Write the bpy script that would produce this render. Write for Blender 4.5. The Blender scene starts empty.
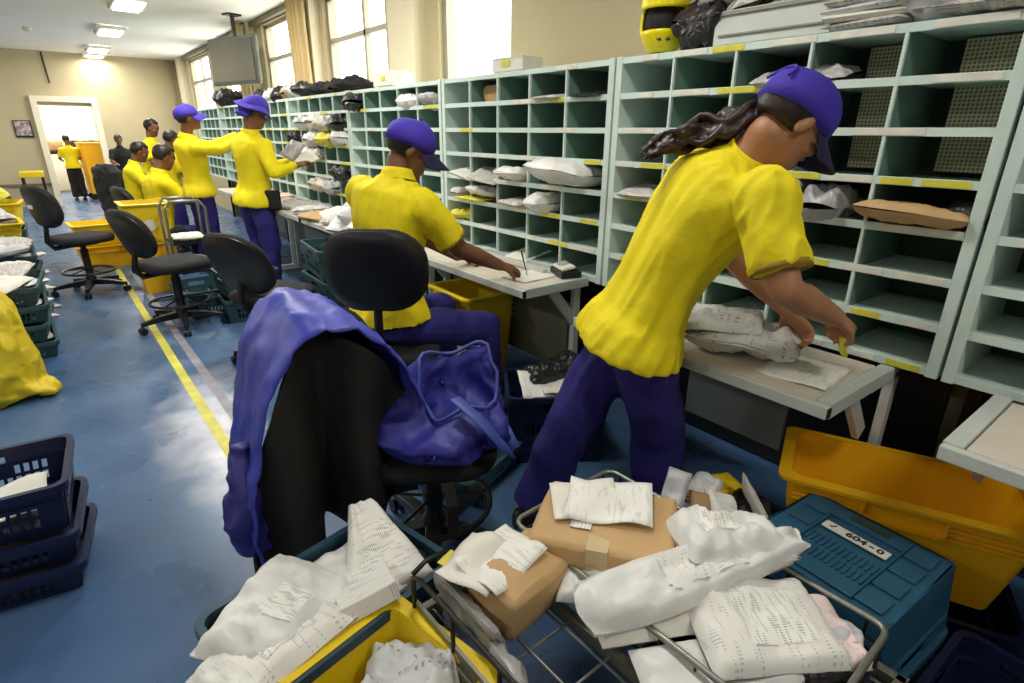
import bpy, bmesh, math, random
from mathutils import Vector as V, Matrix, Euler, noise
scene = bpy.context.scene
COL = scene.collection
R = math.radians
random.seed(7)

# ------------------------------------------------------------------ materials
def lin(c):
    return tuple(((x/255)/12.92 if x/255 <= .04045 else ((x/255+.055)/1.055)**2.4) for x in c)
MATS = {}
def mat(name, rgb, rough=.5, metal=0, var=.10, scale=6, bump=0, bscale=60, aniso=(1,1,1), rgb2=None, spec=.5):
    if name in MATS: return MATS[name]
    m = bpy.data.materials.new(name); m.use_nodes = True
    nt = m.node_tree; n = nt.nodes; l = nt.links
    b = n['Principled BSDF']
    b.inputs['Roughness'].default_value = rough
    b.inputs['Metallic'].default_value = metal
    b.inputs['Specular IOR Level'].default_value = spec
    tc = n.new('ShaderNodeTexCoord'); mp = n.new('ShaderNodeMapping')
    mp.inputs['Scale'].default_value = aniso
    l.new(tc.outputs['Object'], mp.inputs['Vector'])
    tx = n.new('ShaderNodeTexNoise'); tx.inputs['Scale'].default_value = scale; tx.inputs['Detail'].default_value = 5
    l.new(mp.outputs[0], tx.inputs['Vector'])
    rp = n.new('ShaderNodeValToRGB')
    c = lin(rgb)
    a = tuple(x*(1-var) for x in c) if rgb2 is None else lin(rgb2)
    d = tuple(min(1, x*(1+var)) for x in c)
    rp.color_ramp.elements[0].position = .3; rp.color_ramp.elements[1].position = .7
    rp.color_ramp.elements[0].color = (*a, 1); rp.color_ramp.elements[1].color = (*d, 1)
    l.new(tx.outputs['Fac'], rp.inputs[0]); l.new(rp.outputs[0], b.inputs['Base Color'])
    if bump:
        t2 = n.new('ShaderNodeTexNoise'); t2.inputs['Scale'].default_value = bscale; t2.inputs['Detail'].default_value = 3
        if name.startswith(('poly','sack','jacket','bag')): t2.noise_type = 'RIDGED_MULTIFRACTAL'; t2.inputs['Distortion'].default_value = .6
        l.new(mp.outputs[0], t2.inputs['Vector'])
        bp = n.new('ShaderNodeBump'); bp.inputs['Strength'].default_value = bump; bp.inputs['Distance'].default_value = .04 if name.startswith(('poly','sack','jacket','bag')) else .01
        l.new(t2.outputs['Fac'], bp.inputs['Height']); l.new(bp.outputs[0], b.inputs['Normal'])
    MATS[name] = m
    return m

def print_mat(name, rgb, ink, sx=26, sy=60, rough=.6, cover=.54):
    """paper or plastic carrying rows of small unreadable printed marks"""
    m = mat(name, rgb, rough, var=.05)
    nt = m.node_tree; n = nt.nodes; l = nt.links; b = n['Principled BSDF']
    base = b.inputs['Base Color'].links[0].from_socket
    tc = n.new('ShaderNodeTexCoord')
    sep = n.new('ShaderNodeSeparateXYZ'); l.new(tc.outputs['Object'], sep.inputs[0])
    # rows
    my = n.new('ShaderNodeMath'); my.operation = 'MULTIPLY'; my.inputs[1].default_value = sy; l.new(sep.outputs['Y'], my.inputs[0])
    fr = n.new('ShaderNodeMath'); fr.operation = 'FRACT'; l.new(my.outputs[0], fr.inputs[0])
    lt = n.new('ShaderNodeMath'); lt.operation = 'LESS_THAN'; lt.inputs[1].default_value = .45; l.new(fr.outputs[0], lt.inputs[0])
    mp = n.new('ShaderNodeMapping'); mp.inputs['Scale'].default_value = (sx*3, sx*.5, 1); l.new(tc.outputs['Object'], mp.inputs[0])
    nz = n.new('ShaderNodeTexNoise'); nz.inputs['Scale'].default_value = 1; nz.inputs['Detail'].default_value = 1; l.new(mp.outputs[0], nz.inputs['Vector'])
    gt = n.new('ShaderNodeMath'); gt.operation = 'GREATER_THAN'; gt.inputs[1].default_value = cover; l.new(nz.outputs['Fac'], gt.inputs[0])
    mu = n.new('ShaderNodeMath'); mu.operation = 'MULTIPLY'; l.new(lt.outputs[0], mu.inputs[0]); l.new(gt.outputs[0], mu.inputs[1])
    mx = n.new('ShaderNodeMix'); mx.data_type = 'RGBA'
    l.new(mu.outputs[0], mx.inputs[0]); l.new(base, mx.inputs[6]); mx.inputs[7].default_value = (*lin(ink), 1)
    l.new(mx.outputs[2], b.inputs['Base Color'])
    return m

M = dict(
 yellow_cloth=mat('yellow_cloth', (236,216,8), .8, var=.06, bump=.25, bscale=40),
 blue_cloth=mat('blue_cloth', (38,32,112), .85, var=.15, bump=.3, bscale=30),
 cap_cloth=mat('cap_cloth', (62,42,168), .75, var=.08, bump=.2, bscale=90),
 cap_dark=mat('cap_dark', (28,24,66), .8),
 skin_dark=mat('skin_dark', (122,80,54), .5, var=.08),
 skin_light=mat('skin_light', (172,120,86), .5, var=.08),
 hair=mat('hair', (30,20,17), .45, var=.4, scale=40, aniso=(1,6,1)),
 hair_brown=mat('hair_brown', (46,30,25), .42, var=.4, scale=50),
 black_cloth=mat('black_cloth', (20,19,19), .8, var=.3, bump=.3, bscale=25),
 black_fabric=mat('black_fabric', (34,33,36), .9, var=.15, bump=.3, bscale=200),
 black_plastic=mat('black_plastic', (24,24,26), .4, var=.1),
 dark_metal=mat('dark_metal', (48,46,44), .4, .6),
 grey_metal=mat('grey_metal', (150,150,142), .35, .7),
 olive_metal=mat('olive_metal', (120,120,104), .4, .4),
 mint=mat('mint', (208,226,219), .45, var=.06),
 mint_shaded=mat('mint_shaded', (104,134,122), .5, var=.10, scale=3),  # same mint paint, darkened with the shade inside the slots
 mint_back_shaded=mat('mint_back_shaded', (62,86,78), .6, var=.18, scale=3),  # shadow at the back of the slots put into the colour
 tape_white=mat('tape_white', (226,224,212), .6, var=.12, scale=14),
 tape_yellow=mat('tape_yellow', (216,208,70), .6, var=.15, scale=14),
 desk_top=mat('desk_top', (214,204,188), .5, var=.13, scale=5),
 desk_metal=mat('desk_metal', (206,212,206), .4, .1, var=.07),
 desk_panel=mat('desk_panel', (132,142,140), .5, .1, var=.1),
 desk_panel_olive=mat('desk_panel_olive', (128,128,108), .6, .1, var=.1),
 teal_plastic=mat('teal_plastic', (36,68,86), .42, var=.12, scale=12),
 teal_bright=mat('teal_bright', (40,86,112), .42, var=.15, scale=12),
 navy_plastic=mat('navy_plastic', (20,30,66), .42, var=.12),
 dark_teal=mat('dark_teal', (48,78,84), .45, var=.15),
 tote_yellow=mat('tote_yellow', (238,206,24), .45, var=.06),
 tote_orange=mat('tote_orange', (248,186,18), .42, var=.06),
 helmet_yellow=mat('helmet_yellow', (240,222,16), .25, var=.04),
 sack_yellow=mat('sack_yellow', (222,196,30), .6, var=.14, bump=.5, bscale=12),
 poly_white=mat('poly_white', (226,225,223), .4, var=.06, bump=.5, bscale=9),
 poly_grey=mat('poly_grey', (196,196,198), .4, var=.12, bump=.6, bscale=9),
 poly_silver=mat('poly_silver', (170,168,170), .35, .1, var=.18, bump=.6, bscale=10),
 poly_dark=mat('poly_dark', (38,36,40), .3, var=.25, bump=.5, bscale=30),
 paper=mat('paper', (230,226,216), .7, var=.05),
 newsprint=None, kraft=mat('kraft', (196,160,112), .65, var=.09, scale=5, bump=.2, bscale=30),
 kraft_dark=mat('kraft_dark', (170,136,92), .65, var=.1),
 sticker=mat('sticker', (222,220,210), .6, var=.05),
 ink=mat('ink', (40,40,44), .7),
 jacket_blue=mat('jacket_blue', (60,68,176), .45, var=.14, scale=9, bump=.6, bscale=6),
 jacket_navy=mat('jacket_navy', (46,46,128), .5, var=.15, scale=9, bump=.6, bscale=6),
 bag_blue=mat('bag_blue', (40,42,136), .55, var=.22, scale=9, bump=.3, bscale=7),
 strap_blue=mat('strap_blue', (62,78,160), .55, var=.1),
 wall_paint=mat('wall_paint', (190,176,140), .7, var=.03, scale=1.5),
 wall_light=mat('wall_light', (236,226,200), .7, var=.03, scale=1.5),
 pillar_paint=mat('pillar_paint', (236,224,194), .7, var=.03),
 ceiling_paint=mat('ceiling_paint', (250,244,232), .85, var=.04, scale=1.0),
 curtain=mat('curtain', (214,190,140), .9, var=.1, scale=8, aniso=(1,4,.2)),
 window_frame=mat('window_frame', (176,166,148), .5, .2),
 tv_case=mat('tv_case', (86,88,80), .4, var=.1), tv_screen=mat('tv_screen', (104,102,88), .15, var=.12, scale=2),
 red_print=mat('red_print', (168,84,72), .5, var=.4, scale=25),
)
M['print_white'] = print_mat('print_white', (236,234,228), (196,196,202), 30, 150, cover=.60)
M['print_label'] = print_mat('print_label', (242,240,234), (166,166,172), 40, 210, cover=.56)
M['newsprint'] = print_mat('newsprint', (206,202,196), (150,146,144), 30, 130, cover=.50)
M['print_grey'] = print_mat('print_grey', (208,208,208), (150,150,158), 22, 70, cover=.62)
M['print_pink'] = print_mat('print_pink', (236,214,212), (200,150,156), 40, 70, cover=.62)

def glass_mat():
    m = bpy.data.materials.new('window_glass'); m.use_nodes = True
    n = m.node_tree.nodes; l = m.node_tree.links; n.remove(n['Principled BSDF'])
    t = n.new('ShaderNodeBsdfTransparent'); t.inputs[0].default_value = (.93,.95,.93,1)
    g = n.new('ShaderNodeBsdfGlossy'); g.inputs['Roughness'].default_value = .05
    x = n.new('ShaderNodeMixShader'); x.inputs[0].default_value = .06
    l.new(t.outputs[0], x.inputs[1]); l.new(g.outputs[0], x.inputs[2]); l.new(x.outputs[0], n['Material Output'].inputs[0])
    return m
M['glass'] = glass_mat()
def emit_mat(name, rgb, s):
    m = bpy.data.materials.new(name); m.use_nodes = True
    b = m.node_tree.nodes['Principled BSDF']
    b.inputs['Base Color'].default_value = (.9,.9,.9,1)
    b.inputs['Emission Color'].default_value = (*lin(rgb),1); b.inputs['Emission Strength'].default_value = s
    return m
M['lamp'] = emit_mat('lamp_diffuser', (255,250,238), 9)

def perforated_mat():
    m = mat('perforated_panel', (226,216,188), .6, .2, var=.06)
    n = m.node_tree.nodes; l = m.node_tree.links; b = n['Principled BSDF']
    base = b.inputs['Base Color'].links[0].from_socket
    tc = n.new('ShaderNodeTexCoord'); vo = n.new('ShaderNodeTexVoronoi'); vo.inputs['Scale'].default_value = 85; vo.inputs['Randomness'].default_value = .0; vo.voronoi_dimensions = '2D'
    sp = n.new('ShaderNodeSeparateXYZ'); cb = n.new('ShaderNodeCombineXYZ'); l.new(tc.outputs['Object'], sp.inputs[0]); l.new(sp.outputs['Y'], cb.inputs['X']); l.new(sp.outputs['Z'], cb.inputs['Y']); l.new(cb.outputs[0], vo.inputs['Vector'])
    lt = n.new('ShaderNodeMath'); lt.operation = 'LESS_THAN'; lt.inputs[1].default_value = .34; l.new(vo.outputs['Distance'], lt.inputs[0])
    mx = n.new('ShaderNodeMix'); mx.data_type = 'RGBA'; l.new(lt.outputs[0], mx.inputs[0]); l.new(base, mx.inputs[6]); mx.inputs[7].default_value = (*lin((140,134,112)),1)
    l.new(mx.outputs[2], b.inputs['Base Color']); return m
M['perforated'] = perforated_mat()

def floor_mat():
    m = bpy.data.materials.new('blue_epoxy_floor'); m.use_nodes = True
    n = m.node_tree.nodes; l = m.node_tree.links; b = n['Principled BSDF']
    tc = n.new('ShaderNodeTexCoord')
    def nz(s, det=4, sc=(1,1,1)):
        mp = n.new('ShaderNodeMapping'); mp.inputs['Scale'].default_value = sc; l.new(tc.outputs['Object'], mp.inputs[0])
        t = n.new('ShaderNodeTexNoise'); t.inputs['Scale'].default_value = s; t.inputs['Detail'].default_value = det; l.new(mp.outputs[0], t.inputs['Vector']); return t
    def ramp(a, c0, c1, p0, p1):
        r = n.new('ShaderNodeValToRGB'); r.color_ramp.elements[0].position = p0; r.color_ramp.elements[1].position = p1
        r.color_ramp.elements[0].color = (*c0,1); r.color_ramp.elements[1].color = (*c1,1); l.new(a, r.inputs[0]); return r
    r1 = ramp(nz(1.3).outputs['Fac'], lin((56,88,130)), lin((86,116,152)), .3, .7)
    # worn pale patches along the walkway edge, window reflection painted into the same colour
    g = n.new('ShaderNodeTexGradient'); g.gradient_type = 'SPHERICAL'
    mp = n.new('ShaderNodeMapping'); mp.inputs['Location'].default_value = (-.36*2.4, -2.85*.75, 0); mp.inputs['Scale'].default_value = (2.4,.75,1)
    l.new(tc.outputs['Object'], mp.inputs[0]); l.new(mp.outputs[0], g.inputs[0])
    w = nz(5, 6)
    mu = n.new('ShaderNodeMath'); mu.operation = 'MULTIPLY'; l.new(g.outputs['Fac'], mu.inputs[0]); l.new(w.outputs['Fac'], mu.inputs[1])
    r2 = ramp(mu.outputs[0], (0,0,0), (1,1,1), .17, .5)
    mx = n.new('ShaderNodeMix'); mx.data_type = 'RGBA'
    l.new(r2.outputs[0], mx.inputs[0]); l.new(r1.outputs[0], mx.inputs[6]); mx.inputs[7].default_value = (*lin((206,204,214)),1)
    # scuffs
    r3 = ramp(nz(14, 8, (1,.35,1)).outputs['Fac'], (0,0,0), (.5,.5,.5), .58, .80)
    m2 = n.new('ShaderNodeMix'); m2.data_type = 'RGBA'
    l.new(r3.outputs[0], m2.inputs[0]); l.new(mx.outputs[2], m2.inputs[6]); m2.inputs[7].default_value = (*lin((70,90,120)),1)
    l.new(m2.outputs[2], b.inputs['Base Color'])
    r4 = ramp(nz(3).outputs['Fac'], (.2,.2,.2), (.42,.42,.42), .3, .7); l.new(r4.outputs[0], b.inputs['Roughness'])
    b.inputs['Specular IOR Level'].default_value = .45
    return m
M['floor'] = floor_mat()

# ------------------------------------------------------------------ mesh helpers
def basis(d, up=V((0,0,1))):
    d = V(d).normalized()
    if abs(d.dot(up)) > .98: up = V((1,0,0))
    s = d.cross(up).normalized(); u = s.cross(d).normalized()
    return s, u, d
class MB:
    def __init__(s): s.v = []; s.f = []
    def add(s, vs, fs, T=None):
        o = len(s.v)
        for p in vs:
            p = V(p); s.v.append(T @ p if T is not None else p)
        for f in fs: s.f.append(tuple(i+o for i in f))
        return s
    def box(s, c, d, rot=None, T=None):
        x,y,z = d[0]/2, d[1]/2, d[2]/2
        vs = [V((sx*x,sy*y,sz*z)) for sx in(-1,1) for sy in(-1,1) for sz in(-1,1)]
        if rot is not None:
            E = rot if isinstance(rot, Matrix) else Euler(rot).to_matrix()
            vs = [E @ p for p in vs]
        vs = [p+V(c) for p in vs]
        return s.add(vs, [(0,1,3,2),(4,6,7,5),(0,4,5,1),(2,3,7,6),(0,2,6,4),(1,5,7,3)], T)
    def loft(s, rings, caps=True, closed=False, T=None):
        n = len(rings[0]); vs = [p for r in rings for p in r]; fs = []
        m = len(rings)
        for i in range(m if closed else m-1):
            a = i*n; b = ((i+1) % m)*n
            for j in range(n):
                k = (j+1) % n
                fs.append((a+j, a+k, b+k, b+j))
        if caps and not closed:
            fs.append(tuple(range(n-1,-1,-1))); fs.append(tuple(range((m-1)*n, m*n)))
        return s.add(vs, fs, T)
    def tube(s, pts, r, n=8, closed=False, T=None):
        pts = [V(p) for p in pts]; rs = r if isinstance(r, (list,tuple)) else [r]*len(pts)
        rings = []; up = V((0,0,1)); m = len(pts); u = None
        for i,p in enumerate(pts):
            if closed: d = pts[(i+1)%m]-pts[i-1]
            else: d = pts[min(i+1,m-1)]-pts[max(i-1,0)]
            if d.length < 1e-9: d = V((0,0,1))
            d.normalize()
            if u is None:
                a, u, _ = basis(d)
            else:
                u = (u - d*u.dot(d))
                if u.length < 1e-6: _, u, _ = basis(d)
                u.normalize(); a = d.cross(u)
            a = d.cross(u)
            rings.append([p + (a*math.cos(t) + u*math.sin(t))*rs[i] for t in [2*math.pi*k/n for k in range(n)]])
        return s.loft(rings, not closed, closed, T)
    def ball(s, c, r, seg=14, rg=9, T=None, E=None):
        r = (r,r,r) if not isinstance(r,(tuple,list)) else r
        vs = []; fs = []
        for i in range(rg+1):
            th = math.pi*i/rg
            for j in range(seg):
                ph = 2*math.pi*j/seg
                p = V((r[0]*math.sin(th)*math.cos(ph), r[1]*math.sin(th)*math.sin(ph), r[2]*math.cos(th)))
                if E is not None: p = E @ p
                vs.append(p+V(c))
        for i in range(rg):
            for j in range(seg):
                k = (j+1)%seg
                fs.append((i*seg+j, (i+1)*seg+j, (i+1)*seg+k, i*seg+k))
        return s.add(vs, fs, T)
    def lathe(s, prof, n=20, T=None, caps=True):
        rings = [[V((r*math.cos(2*math.pi*k/n), r*math.sin(2*math.pi*k/n), z)) for k in range(n)] for r,z in prof]
        return s.loft(rings, caps, False, T)
    def grid(s, fn, nu, nv, T=None):
        vs = [fn(i/nu, j/nv) for i in range(nu+1) for j in range(nv+1)]
        fs = [(i*(nv+1)+j, (i+1)*(nv+1)+j, (i+1)*(nv+1)+j+1, i*(nv+1)+j+1) for i in range(nu) for j in range(nv)]
        return s.add(vs, fs, T)
    def mesh(s, name):
        me = bpy.data.meshes.new(name)
        me.from_pydata([tuple(p) for p in s.v], [], s.f)
        bm = bmesh.new(); bm.from_mesh(me)
        bmesh.ops.remove_doubles(bm, verts=bm.verts, dist=1e-6)
        bmesh.ops.recalc_face_normals(bm, faces=bm.faces); bm.to_mesh(me); bm.free()
        return me
    def build(s, name, m, parent=None, smooth=False, bev=0, solid=0, world=False, sub=0):
        if world and parent is not None:
            off = wloc(parent); s.v = [p-off for p in s.v]
        return link(name, s.mesh(name), m, parent, smooth, bev, solid, sub)
def wloc(o):
    p = V((0,0,0))
    while o is not None: p += o.location; o = o.parent
    return p
def link(name, me, m, parent=None, smooth=False, bev=0, solid=0, sub=0):
    o = bpy.data.objects.new(name, me); COL.objects.link(o)
    me.materials.append(m)
    if smooth:
        for p in me.polygons: p.use_smooth = True
        if smooth == 'auto':
            me.set_sharp_from_angle(angle=R(40))
    if solid:
        md = o.modifiers.new('solid','SOLIDIFY'); md.thickness = solid; md.offset = 0
    if bev:
        md = o.modifiers.new('bevel','BEVEL'); md.width = bev; md.segments = 2; md.limit_method = 'ANGLE'
    if sub:
        md = o.modifiers.new('sub','SUBSURF'); md.levels = sub; md.render_levels = sub
    if parent is not None: o.parent = parent
    return o
def tag(o, label, cat, group=None, kind=None):
    o['label'] = label; o['category'] = cat
    if group: o['group'] = group
    if kind: o['kind'] = kind
    return o
def thing(name, label, cat, loc=(0,0,0), rz=0, group=None):
    o = bpy.data.objects.new(name, None); COL.objects.link(o); o.empty_display_size = .1
    o.location = loc; o.rotation_euler = (0,0,rz)
    return tag(o, label, cat, group)
def struct(name, mb, m, **k):
    o = mb.build(name, m, **k); o['kind'] = 'structure'; return o
def copy_tree(o, parent=None):
    c = o.copy(); COL.objects.link(c)
    if parent is not None: c.parent = parent
    for ch in list(o.children): copy_tree(ch, c)
    return c
def remesh(mb, voxel, it=5, fac=.5):
    me = mb.mesh('tmp'); o = bpy.data.objects.new('tmp', me); COL.objects.link(o)
    a = o.modifiers.new('r','REMESH'); a.mode = 'VOXEL'; a.voxel_size = voxel
    b = o.modifiers.new('s','SMOOTH'); b.factor = fac; b.iterations = it
    dg = bpy.context.evaluated_depsgraph_get(); dg.update()
    out = bpy.data.meshes.new_from_object(o.evaluated_get(dg))
    bpy.data.objects.remove(o); bpy.data.meshes.remove(me)
    return out
def wrinkle(me, amp, axis=None, along=3, across=26, seed=0, amp2=0, sc2=8):
    off = V((seed*3.1, seed*1.7, seed*.9))
    if axis is not None: s, u, d = basis(axis)
    ns = [v.normal.copy() for v in me.vertices]
    for i,v in enumerate(me.vertices):
        p = v.co
        if axis is not None: q = V((p.dot(s)*across, p.dot(u)*across, p.dot(d)*along))
        else: q = p*across
        w = (.35-1.6*abs(noise.noise(q+off)))*amp
        if amp2: w += noise.noise(p*sc2+off)*amp2
        v.co = p + ns[i]*w
    me.update()
def ring(c, a, b, ra, rb, n=18, p=2.4):
    out = []
    for k in range(n):
        t = 2*math.pi*k/n; x = math.cos(t); y = math.sin(t)
        x = math.copysign(abs(x)**(2/p), x); y = math.copysign(abs(y)**(2/p), y)
        out.append(V(c) + V(a)*ra*x + V(b)*rb*y)
    return out
def rrect(w, h, r, n=5):
    out = []
    for cx,cy,a0 in ((w/2-r,h/2-r,0),(-w/2+r,h/2-r,90),(-w/2+r,-h/2+r,180),(w/2-r,-h/2+r,270)):
        for k in range(n+1):
            a = R(a0+90*k/n); out.append((cx+r*math.cos(a), cy+r*math.sin(a)))
    return out
LAMP = 30
# ------------------------------------------------------------------ camera
cam = bpy.data.cameras.new('camera'); cam.sensor_width = 36; cam.lens = 36*560.47/1024; cam.clip_start = .02
co = bpy.data.objects.new('camera', cam); COL.objects.link(co)
co.matrix_world = Matrix(((.78894819,.20617113,-.57883868,0),(-.61436892,.28087316,-.73733377,0),(.01056331,.93733864,.3482595,1.42),(0,0,0,1)))
scene.camera = co
scene.view_settings.view_transform = 'Standard'
scene.view_settings.exposure = 0
w = bpy.data.worlds.new('world'); scene.world = w; w.use_nodes = True
w.node_tree.nodes['Background'].inputs[0].default_value = (1,.985,.95,1)
w.node_tree.nodes['Background'].inputs[1].default_value = 6.0

# ------------------------------------------------------------------ room
WX = 2.42; FY = 14.3; CZ = 2.74; LX = -4.2; BY = -3.2
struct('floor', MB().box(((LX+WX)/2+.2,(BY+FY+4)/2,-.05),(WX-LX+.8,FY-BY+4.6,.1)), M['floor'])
struct('ceiling', MB().box(((LX+WX)/2,(BY+FY)/2,CZ+.05),(WX-LX+.5,FY-BY+.4,.1)), M['ceiling_paint'])
struct('wall_left', MB().box((LX-.06,(BY+FY)/2,CZ/2),(.12,FY-BY+.3,CZ)), M['wall_paint'])
struct('wall_back', MB().box(((LX+WX)/2,BY-.06,CZ/2),(WX-LX+.3,.12,CZ)), M['wall_paint'])
# far wall with doorway x 0..0.82
D0, D1, DT = -.02, .80, 1.82
mb = MB().box(((LX+D0)/2,FY+.06,CZ/2),(D0-LX,.12,CZ)).box(((D1+WX+.1)/2,FY+.06,CZ/2),(WX+.1-D1,.12,CZ)).box(((D0+D1)/2,FY+.06,(CZ+DT)/2),(D1-D0,.12,CZ-DT))
struct('wall_far', mb, M['wall_paint'])
struct('trim_1', MB().box((D0-.05,FY-.01,DT/2+.03),(.10,.16,DT+.06)).box((D1+.05,FY-.01,DT/2+.03),(.10,.16,DT+.06)).box(((D0+D1)/2,FY-.01,DT+.11),(D1-D0+.2,.16,.10)), M['wall_light'])
struct('baseboard_far', MB().box(((LX+D0-.1)/2,FY-.01,.40),(D0-.1-LX,.02,.05)), mat('dado_rail',(120,104,80),.6))
# room beyond the doorway
struct('wall_beyond', MB().box((.4,FY+3.6,CZ/2),(5,.1,CZ)).box((-1.6,FY+1.8,CZ/2),(.1,3.6,CZ)).box((2.3,FY+1.8,CZ/2),(.1,3.6,CZ)).box((.4,FY+1.85,CZ+.05),(4.2,3.6,.1)), M['wall_light'])
# window wall: a low wall, a head band and piers between the openings
SILL, HEAD = 1.02, 2.66
wins = [(3.13,3.99),(4.84,6.2),(6.72,8.30),(9.35,10.75),(11.5,13.3)]
mb = MB().box((WX+.07,(BY+FY)/2,SILL/2),(.14,FY-BY+.2,SILL)).box((WX+.07,(BY+FY)/2,(HEAD+CZ)/2),(.14,FY-BY+.2,CZ-HEAD))
edges = [BY-.1]+[e for wn in wins for e in wn]+[FY+.1]
for i in range(0,len(edges),2):
    a,b = edges[i],edges[i+1]; mb.box((WX+.07,(a+b)/2,(SILL+HEAD)/2),(.14,b-a,HEAD-SILL))
struct('wall_right', mb, M['wall_paint'])
mb = MB()
for y in (4.4,6.45,8.85,13.75): mb.box((WX-.05,y,CZ/2),(.10,.42 if y!=6.45 else .3,CZ))
struct('trim_2', mb, M['pillar_paint'])
struct('trim_3', MB().box((WX-.03,(2+FY)/2,CZ-.035),(.05,FY-2,.05)), mat('cornice',(128,116,92),.6))
for i,(a,b) in enumerate(wins):
    o = thing(f'window_{i+1}','', 'window'); del o['label']; del o['category']; o['kind'] = 'structure'
    o.location = (WX+.07,(a+b)/2,SILL)
    wd = b-a; h = HEAD-SILL
    f = MB()
    for y in (-wd/2+.02, wd/2-.02): f.box((0,y,h/2),(.06,.05,h))
    for z in (.02,h-.02): f.box((0,0,z),(.06,wd,.05))
    f.build('window_frame', M['window_frame'], o)
    if i>0:
        k = MB().box((0,-.12*wd if i<4 else 0,h/2),(.05,.045,h)).box((0,0,h*.76),(.05,wd,.045))
        k.build('mullion', M['window_frame'], o)
    MB().box((0,0,h/2),(.006,wd-.04,h-.04)).build('pane', M['glass'], o)
def curtain(y, w, label):
    t = thing('curtain', label, 'curtain', (WX-.16,y,.9))
    def fn(u,v): return V((.035*math.sin(u*w*55)+.01*math.sin(v*5), (u-.5)*w*(1-.1*math.sin(v*2.5)), v*1.8))
    MB().grid(fn, 40, 6).build('drape', M['curtain'], t, smooth=True, solid=.006)
    MB().tube([(0,-w/2-.05,1.8),(0,w/2+.05,1.8)], .012).build('rail', M['dark_metal'], t)
curtain(6.5,.42,'tan gathered curtain hanging between the two wide windows nearest the bent worker')
curtain(8.75,.34,'narrow beige curtain bunched beside the hanging television')

# lamps
lights = [14.05,13.0,10.5,8.15,6.1,3.8,1.5,-.8]  # the one at the far wall is added to make the wall glow
k = 0
pos = {14.05:'added ceiling light panel at the far wall, put there for its glare',13.0:'recessed ceiling light third from the top edge of the photo',10.5:'square recessed ceiling light second from the top edge of the photo',8.15:'ceiling light cut by the top edge of the photo'}
for row,x in enumerate((1.0,-2.1)):
    for y in lights:
        if row and y > 13.5: continue
        t = thing('ceiling_light', pos[y] if (row==0 and y in pos) else 'white ceiling light panel outside the picture', 'ceiling light', (x,y,CZ-.03), 0, 'ceiling lights')
        wx, wy = .28, (.66 if y < 14 else .35)
        MB().box((0,-wy/2,0),(wx+.06,.03,.05)).box((0,wy/2,0),(wx+.06,.03,.05)).box((-wx/2,0,0),(.03,wy,.05)).box((wx/2,0,0),(.03,wy,.05)).build('frame', M['ceiling_paint'], t)
        MB().box((0,0,-.022),(wx-.03,wy-.03,.03)).build('diffuser', M['lamp'], t)
        ld = bpy.data.lights.new('lamp','AREA'); ld.shape = 'RECTANGLE'; ld.size = wx; ld.size_y = wy; ld.energy = LAMP*(1 if row == 0 else .8)*(.5 if y < 3 else 1)*(.35 if y > 14 else 1); ld.color = (1,.97,.90)
        lo = bpy.data.objects.new('lamp', ld); COL.objects.link(lo); lo.location = (x,y,CZ-.09)
ld = bpy.data.lights.new('lamp','AREA'); ld.size = 1.2; ld.energy = 150; ld.color = (1,.98,.93)
lo = bpy.data.objects.new('lamp', ld); COL.objects.link(lo); lo.location = (.4,FY+1.8,CZ-.06)
MB().lathe([(.05,0),(.06,-.02),(.05,-.04),(.02,-.05)],14).build('smoke_detector', M['pillar_paint'])
o = bpy.data.objects['smoke_detector']; o.location = (.09,11.2,CZ); tag(o,'small round detector on the ceiling left of the lights','detector')
t = tag(MB().tube([(.22,FY-.02,CZ-.02),(.24,FY-.02,2.2)],.012).build('conduit', M['dark_metal']),'thin dark pipe running down the far wall left of the glare','pipe')
# floor marking
def strip(x0,y0,x1,y1,w,z):
    d = V((x1-x0,y1-y0,0)).normalized(); s = V((-d.y,d.x,0))*w/2
    return MB().add([V((x0,y0,z))-s,V((x0,y0,z))+s,V((x1,y1,z))+s,V((x1,y1,z))-s],[(0,1,2,3)])
struct('trim_4', strip(.30,7.3,.375,2.5,.05,.002), mat('line_paint',(214,206,84),.5,var=.22,scale=9))
struct('trim_5', strip(.42,7.1,.49,2.2,.05,.0015), mat('old_line_paint',(150,146,160),.5,var=.35,scale=7))
# picture on far wall, yellow box table
t = thing('picture','small dark and white picture hung left of the doorway','picture',(-.32,FY-.015,1.40))
MB().box((0,0,0),(.26,.02,.30)).build('frame', M['black_plastic'], t)
mm = mat('picture_print',(210,190,185),.6,rgb2=(60,50,70),scale=16)
MB().box((0,-.012,.01),(.22,.006,.25)).build('print', mm, t)
# television
t = thing('television','grey box television hung from the ceiling by the window wall','television',(2.02,8.2,2.22), R(-72))
MB().box((0,0,0),(1.0,.06,.54)).build('housing', M['tv_case'], t, bev=.02)
MB().box((0,-.035,.0),(.92,.012,.46)).build('screen', M['tv_screen'], t)
MB().tube([(0,.05,.1),(0,.05,CZ-2.22)],.025).box((0,.05,CZ-2.23),(.16,.16,.02)).build('bracket', M['dark_metal'], t)

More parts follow.
